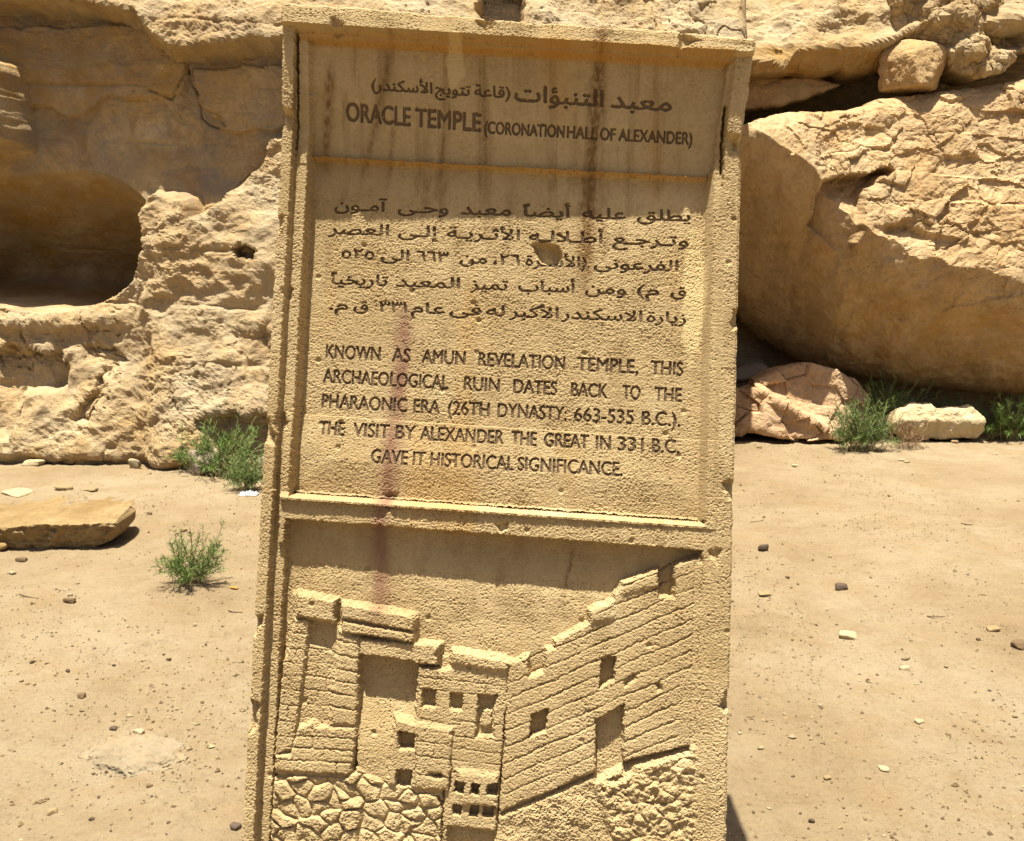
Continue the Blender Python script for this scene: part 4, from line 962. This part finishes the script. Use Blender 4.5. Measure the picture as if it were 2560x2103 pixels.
# notable small stones: (picture x, y, width px, flatness, kind, label)
NOTE = [(155, 1226, 52, .25, "tan", "flat tan stone with a dark hollow edge on sand near the cliff, left"),
        (30, 1238, 90, .10, "cream", "wide pale flat stone beside the left edge near the cliff foot"),
        (222, 1222, 44, .22, "tan", "thin tan flake right of the flat hollow stone"),
        (28, 1152, 50, .60, "tan", "lumpy tan stone at the cliff foot by the left edge"),
        (80, 1166, 56, .28, "cream", "flat cream stone at the cliff foot below the shaded hollow"),
        (170, 1160, 66, .35, "tan", "broad tan stone against the cliff foot left of the pointed one"),
        (333, 1172, 36, .75, "pale", "pointed pale stone standing at the cliff foot"),
        (172, 1510, 34, .50, "brown", "brown lump with a white chip behind it, left of the small bush"),
        (174, 1494, 14, .6, "pale", "white chip behind the brown lump left of the small bush"),
        (52, 1404, 30, .45, "brown", "brown stone just below the long ochre slab"),
        (28, 1436, 18, .5, "pale", "whitish stone below the long ochre slab at the left edge"),
        (202, 1746, 22, .6, "brown", "small reddish brown stone in the lower left sand"),
        (168, 1682, 12, .8, "dark", "dark pebble above the reddish brown stone, lower left"),
        (458, 1330, 22, .5, "tan", "tan stone above the small bush on the sand"),
        (372, 1286, 18, .4, "brown", "brown curled chip right of the long ochre slab"),
        (486, 1566, 10, 1.0, "cream", "cream pebble below the small bush near the stele"),
        (420, 1652, 14, .7, "tan", "tan pebble between the small bush and the half buried rock"),
        (345, 1846, 30, .4, "pale", "pale fragment at the top of the half buried grey rock"),
        (300, 1902, 22, .5, "tan", "tan fragment at the left foot of the half buried grey rock"),
        (352, 1886, 16, .6, "brown", "brown fragment on the front of the half buried grey rock"),
        (412, 1900, 16, .5, "brown", "brown fragment at the right foot of the half buried grey rock"),
        (280, 1836, 20, .5, "dark", "dark leaning chip left of the half buried grey rock"),
        (374, 1980, 20, .45, "brown", "brown chip below the half buried grey rock"),
        (128, 2036, 24, .6, "tan", "tan stone near the bottom left corner"),
        (228, 2058, 14, .7, "dark", "dark grey pebble right of the tan stone near the bottom left"),
        (585, 2082, 30, .45, "dark", "dark crumpled chip at the bottom beside the stele edge"),
        (1911, 1382, 32, .65, "dark", "black shiny stone nearest to the stele on the right"),
        (2106, 1475, 38, .50, "dark", "dark brown twin lobed stone right of the black one"),
        (1969, 1446, 13, .7, "brown", "small brown pebble between the black stone and the twin lobed one"),
        (1914, 1490, 34, .40, "tan", "tan curved flake below the black stone"),
        (2125, 1596, 50, .42, "cream", "cream angular stone in the middle of the right sand"),
        (2266, 1670, 28, .35, "pale", "pale flat pebble right of and below the cream angular stone"),
        (2488, 1578, 36, .35, "tan", "tan flake near the right edge, above the edge stone"),
        (2555, 1618, 46, .45, "brown", "brown stone cut by the right edge of the view"),
        (2448, 1598, 14, .6, "brown", "brown pebble beside the tan flake near the right edge"),
        (2052, 1780, 14, .7, "pale", "whitish pebble in the lower middle of the right sand"),
        (2300, 1816, 28, .30, "pale", "pale flat chip below the flat pebble on the right sand"),
        (2210, 1938, 30, .30, "pale", "pale chip near the bottom of the right sand"),
        (2070, 1954, 22, .45, "tan", "tan stone left of the pale bottom chip"),
        (2030, 2056, 18, .7, "dark", "dark red brown pebble near the bottom right of the stele"),
        (1850, 1846, 10, .8, "cream", "tiny white stone beside the tip of the stele shadow"),
        (1990, 1168, 26, .4, "cream", "whitish flat stone in front of the pink rock"),
        (2255, 1152, 20, .35, "cream", "pale flat stone in front of the dry bush, left one of two"),
        (2268, 1158, 18, .35, "pale", "greyish flat stone in front of the dry bush, right one of two"),
        (2490, 1130, 14, .4, "cream", "pale pebble in front of the right hand bush"),
        (1898, 1121, 16, .5, "tan", "tan pebble in front of the pink rock beside the stele"),
        (1986, 1104, 26, .4, "cream", "small cream stone at the foot of the pink rock"),
        (2460, 1100, 18, .5, "pale", "pale pebble beside the cream block at its right end"),
        (2390, 1108, 22, .5, "tan", "tan stone at the foot of the cream block")]
for k, (px, py, wpx, fl, kd, lab) in enumerate(NOTE):
    c = on_ground(np.array([float(px), float(py)])); dist = np.linalg.norm(c - C0); wd = .86 * wpx * dist / F
    me = hull_rock("stone", (wd, wd * random.uniform(.6, .85), wd * fl), M_ST[kd], 100 + k, 4, amp=.09, freq=2.6, npl=8, p=9)
    z = gz(c[0], c[1])
    place(me, "stone", (c[0], c[1] + wd * .3, z), random.uniform(-.5, .5), lab, "stone", sink=.12)
# pebbles
PEB = [hull_rock("pebble", (1, .75, .5), M_ST[kd], 200 + k, 2, amp=.10, freq=2, npl=6, p=9) for k, kd in enumerate(["brown", "tan", "brown", "dark", "tan", "pale", "brown", "tan"])]
def pebbles(n, xr, yr, label, group, avoid=None):
    k = 0
    while k < n:
        px, py = random.uniform(*xr), random.uniform(*yr)
        if avoid and avoid(px, py): continue
        c = on_ground(np.array([px, py])); dist = np.linalg.norm(c - C0)
        s = random.choice([5, 5, 6, 7, 8, 11]) * random.uniform(.8, 1.2) * min(dist, 4.5) / F
        o = add_obj("pebble", random.choice(PEB)); o.scale = (s, s, s * random.uniform(.7, 1.2)); o.rotation_euler = (random.uniform(-.3, .3), random.uniform(-.3, .3), random.uniform(0, 6.3))
        o.location = (c[0], c[1], gz(c[0], c[1]) - .1 * s); tag(o, label, "pebble", group); k += 1
pebbles(140, (0, 590), (1260, 2100), "small pebble lying loose on the sand left of the stele", "pebbles left of the stele", lambda x, y: (x < 350 and y < 1380) or x > 690 - .057 * (y - 560) - 60)
pebbles(150, (1870, 2560), (1200, 2100), "small pebble lying loose on the sand right of the stele", "pebbles right of the stele")
# gravel nobody could count
def gravel():
    n = 34000
    x = rng.uniform(-3.2, 3.2, n); y = 2.3 + 6.4 * rng.random(n) ** 1.5
    cl = fbm2(x * 1.3, y * 1.3, 3, 71); keep = rng.random(n) < np.clip(.35 + 1.6 * cl, .08, 1); x, y = x[keep], y[keep]; n = len(x)
    s = (.0026 + .0056 * rng.random(n) ** 2) * (1 + (rng.random(n) < .06) * 1.0)
    z = ground_h(x, y)
    base = np.array([[1, 0, 0], [-1, 0, 0], [0, 1, 0], [0, -1, 0], [0, 0, .7], [0, 0, -.6]], float)
    tri = np.array([[0, 2, 4], [2, 1, 4], [1, 3, 4], [3, 0, 4], [2, 0, 5], [1, 2, 5], [3, 1, 5], [0, 3, 5]])
    a = rng.uniform(0, 6.3, n); ca, sa = np.cos(a), np.sin(a)
    B = base[None] * rng.uniform(.6, 1.3, (n, 6, 1))
    Vx = B[..., 0] * ca[:, None] - B[..., 1] * sa[:, None] * .7; Vy = B[..., 0] * sa[:, None] + B[..., 1] * ca[:, None] * .7
    V = np.stack([Vx * s[:, None] + x[:, None], Vy * s[:, None] + y[:, None], B[..., 2] * s[:, None] + z[:, None] + s[:, None] * .25], -1).reshape(-1, 3)
    T = (tri[None] + 6 * np.arange(n)[:, None, None]).reshape(-1, 3)
    me = mesh_np("gravel", V, T, M_GRAVEL)
    tag(add_obj("gravel", me), "fine tan gravel scattered over the sandy ground", "gravel", kind="stuff")
gravel()

# ================================================================== plants
def bush(name, px, py, wpx, hpx, nst, leaf_len, nleaf, mat, label, seed, spread=1.0, lean=(0, 0), width=.0022, depth=None, cat="bush", yb=None):
    r = np.random.default_rng(seed)
    base = on_ground(np.array([float(px), float(py)])); dist = np.linalg.norm(base - C0)
    Wd = 1.35 * wpx * dist / F; Hd = 1.3 * hpx * dist / F
    root = add_obj(name, None); root.location = (base[0], base[1] + (Wd * .3 if yb is None else yb), 0); tag(root, label, cat)
    LV, LQ, SV, SQ = [], [], [], []
    def blade(p, d, L, wd):
        s = np.cross(d, r.normal(size=3)); s /= np.linalg.norm(s) + 1e-9
        i = sum(len(a) for a in LV); m = p + d * L * .5 + np.array([0, 0, .06 * L])
        LV.append(np.array([p - s * wd * .4, p + s * wd * .4, m + s * wd * .5, p + d * L, m - s * wd * .5])); LQ.append([i, i + 1, i + 2, i + 4]); LQ.append([i + 4, i + 2, i + 3, i + 3])
    def stem(a, b, wd):
        d = b - a; s = np.cross(d, [0.2, 1, .1]); s /= np.linalg.norm(s) + 1e-9; t = np.cross(d, s); t /= np.linalg.norm(t) + 1e-9
        i = sum(len(q) for q in SV)
        SV.append(np.array([a + s * wd, a - .5 * s * wd + .86 * t * wd, a - .5 * s * wd - .86 * t * wd, b + s * wd * .7, b - .35 * s * wd + .6 * t * wd, b - .35 * s * wd - .6 * t * wd]))
        SQ.extend([[i, i + 1, i + 4, i + 3], [i + 1, i + 2, i + 5, i + 4], [i + 2, i, i + 3, i + 5]])
    for k in range(nst):
        az = r.uniform(0, 2 * math.pi); e = r.uniform(.15, 1.0)
        rad = Wd / 2 * spread * r.uniform(.35, 1.05) * (1 - .35 * e); top = Hd * e * r.uniform(.75, 1.05)
        b0 = np.array([r.normal() * Wd * .10, r.normal() * Wd * .07, 0]); tip = b0 * .5 + np.array([math.cos(az) * rad + lean[0] * top, math.sin(az) * rad * .75 + lean[1] * top, top])
        mid = (b0 + tip) / 2 + np.array([0, 0, .22 * Hd * (1 - e)]) + r.normal(size=3) * Wd * .03
        pts = [(1 - t) ** 2 * b0 + 2 * t * (1 - t) * mid + t * t * tip for t in np.linspace(0, 1, 6)]
        for a, b in zip(pts[:-1], pts[1:]): stem(a, b, width * .8)
        ax = pts[-1] - pts[2]; ax /= np.linalg.norm(ax) + 1e-9
        for q in range(nleaf):
            t = r.uniform(.18, 1.0) ** .7; p = (1 - t) ** 2 * b0 + 2 * t * (1 - t) * mid + t * t * tip
            d = r.normal(size=3); d -= ax * (d @ ax); d /= np.linalg.norm(d) + 1e-9; d = d * .8 + ax * .6 + np.array([0, 0, .15]); d /= np.linalg.norm(d)
            blade(p, d, leaf_len * r.uniform(.5, 1.15), width * r.uniform(.8, 1.5))
    LV = np.concatenate(LV); SVa = np.concatenate(SV)
    bm_me = bpy.data.meshes.new("foliage"); bm_me.from_pydata(LV.tolist(), [], [tuple(dict.fromkeys(q)) for q in LQ]); bm_me.materials.append(mat)
    add_obj("foliage", bm_me, root)
    add_obj("stems", mesh_np("stems", SVa, np.array(SQ), M_STEM if mat is not M_DRY else M_DRY), root)
    return root
bush("small_bush", 452, 1484, 140, 112, 84, .036, 36, M_LEAF, "small green needle leaved bush alone on the open sand, left of the stele", 1, 1.1, (.22, 0), .0023)
bush("large_bush", 555, 1188, 225, 104, 105, .055, 38, M_LEAF, "wide feathery green bush at the cliff foot, partly behind the stele", 2, 1.0, (0, .25), .0034, yb=-.02)
bush("grass_tuft", 612, 1226, 110, 62, 70, .05, 30, M_LEAF2, "low green tuft in front of the wide bush, beside the white litter", 3, 1.0, (0, 0), .0028, yb=.02)
bush("round_bush", 2152, 1126, 150, 98, 130, .050, 42, M_LEAF2, "dense round green bush standing in front of the pink rock", 4, .95, (0, 0), .0032, yb=.02)
bush("spiky_bush", 2210, 1092, 190, 118, 90, .055, 40, M_LEAF, "spiky bright green bush behind the round bush and cream block", 5, 1.1, (0, 0), .0034, yb=.10)
bush("leggy_bush", 2420, 1088, 170, 75, 44, .05, 36, M_LEAF, "leggy green bush with a thin upright stem behind the cream block", 6, 1.1, (0, 0), .0032, yb=.10)
bush("corner_bush", 2500, 1092, 120, 82, 80, .055, 40, M_LEAF, "green bush right of the cream block near the right edge", 7, 1.0, (0, 0), .0034, yb=-.14)
bush("dry_bush", 2270, 1120, 120, 62, 60, .035, 14, M_DRY, "brown dried bush in front of the cream block", 8, 1.1, (0, 0), .0024, yb=0)

# litter
def crumple(name, loc, size, mat, label, cat, seed):
    r = np.random.default_rng(seed); n = 22
    g = np.linspace(-.5, .5, n); X, Y = np.meshgrid(g, g)
    Z = .16 * np.abs(noise2(X * 4 + seed, Y * 4, seed)) + .10 * np.abs(noise2(X * 9, Y * 9 + seed, seed)); edge = sst(.5, .35, np.hypot(X, Y) + .1 * noise2(X * 5, Y * 5, seed + 1))
    P = np.stack([X * size[0] * (1 - .2 * Z), Y * size[1], (.02 + Z * 1.4) * edge * size[2] / .3], -1)
    V = P.reshape(-1, 3); me = mesh_np(name, V, grid_quads(n, n)[:, ::-1], mat)
    o = add_obj(name, me); o.location = loc; md = o.modifiers.new("solid", 'SOLIDIFY'); md.thickness = .002
    return tag(o, label, cat)
c = on_ground(np.array([622., 1236.])); crumple("plastic_litter", (c[0], c[1], gz(c[0], c[1]) + .004), (.13, .09, .035), M_PLASTIC, "crumpled white plastic litter beside the stele at the green tuft", "litter", 5)
def rod(name, p0, p1, rad, mat, label, cat, bend=.0):
    bm = bmesh.new(); p0 = Vector(p0); p1 = Vector(p1); d = p1 - p0; side = d.cross(Vector((0, 0, 1))).normalized()
    ring = []; n = 7
    for k in range(6):
        t = k / 5; c = p0.lerp(p1, t) + side * bend * math.sin(t * 3.1) + Vector((0, 0, rad)); rr = rad * (1 - .35 * t) if bend else rad
        up = Vector((0, 0, 1)); ring.append([bm.verts.new(c + side * rr * math.cos(a) + up * rr * math.sin(a)) for a in [2 * math.pi * i / n for i in range(n)]])
    for a, b in zip(ring[:-1], ring[1:]):
        for i in range(n): bm.faces.new((a[i], a[(i + 1) % n], b[(i + 1) % n], b[i]))
    bm.faces.new(ring[0][::-1]); bm.faces.new(ring[-1])
    loc = p0.copy(); bmesh.ops.translate(bm, verts=bm.verts, vec=-loc)
    me = bpy.data.meshes.new(name); bm.to_mesh(me); bm.free(); me.materials.append(mat); o = add_obj(name, me); o.location = loc
    return tag(o, label, cat)
def gp(px, py):
    c = on_ground(np.array([float(px), float(py)])); return (c[0], c[1], gz(c[0], c[1]))
rod("cigarette_end", gp(576, 1474), gp(596, 1474), .006, M_BUTT, "stubby orange cigarette end on the sand between the small bush and stele", "litter")
for a, b, rr, lab in (((570, 1526), (606, 1530), .003, "short grey twig on the sand below the orange cigarette end"), ((2402, 1313), (2432, 1318), .005, "dark curved twig on the far right sand"),
                      ((48, 1490), (96, 1498), .003, "thin bent twig on the left sand below the long slab"), ((1876, 1310), (1910, 1305), .003, "pale thin straw beside the stele on the right sand"),
                      ((2318, 1534), (2358, 1544), .003, "greyish bent twig on the right sand above the tan flake"), ((2255, 1646), (2274, 1642), .004, "dark short stick above the pale flat pebble")):
    rod("twig", gp(*a), gp(*b), rr, M_TWIG, lab, "twig", bend=.008)
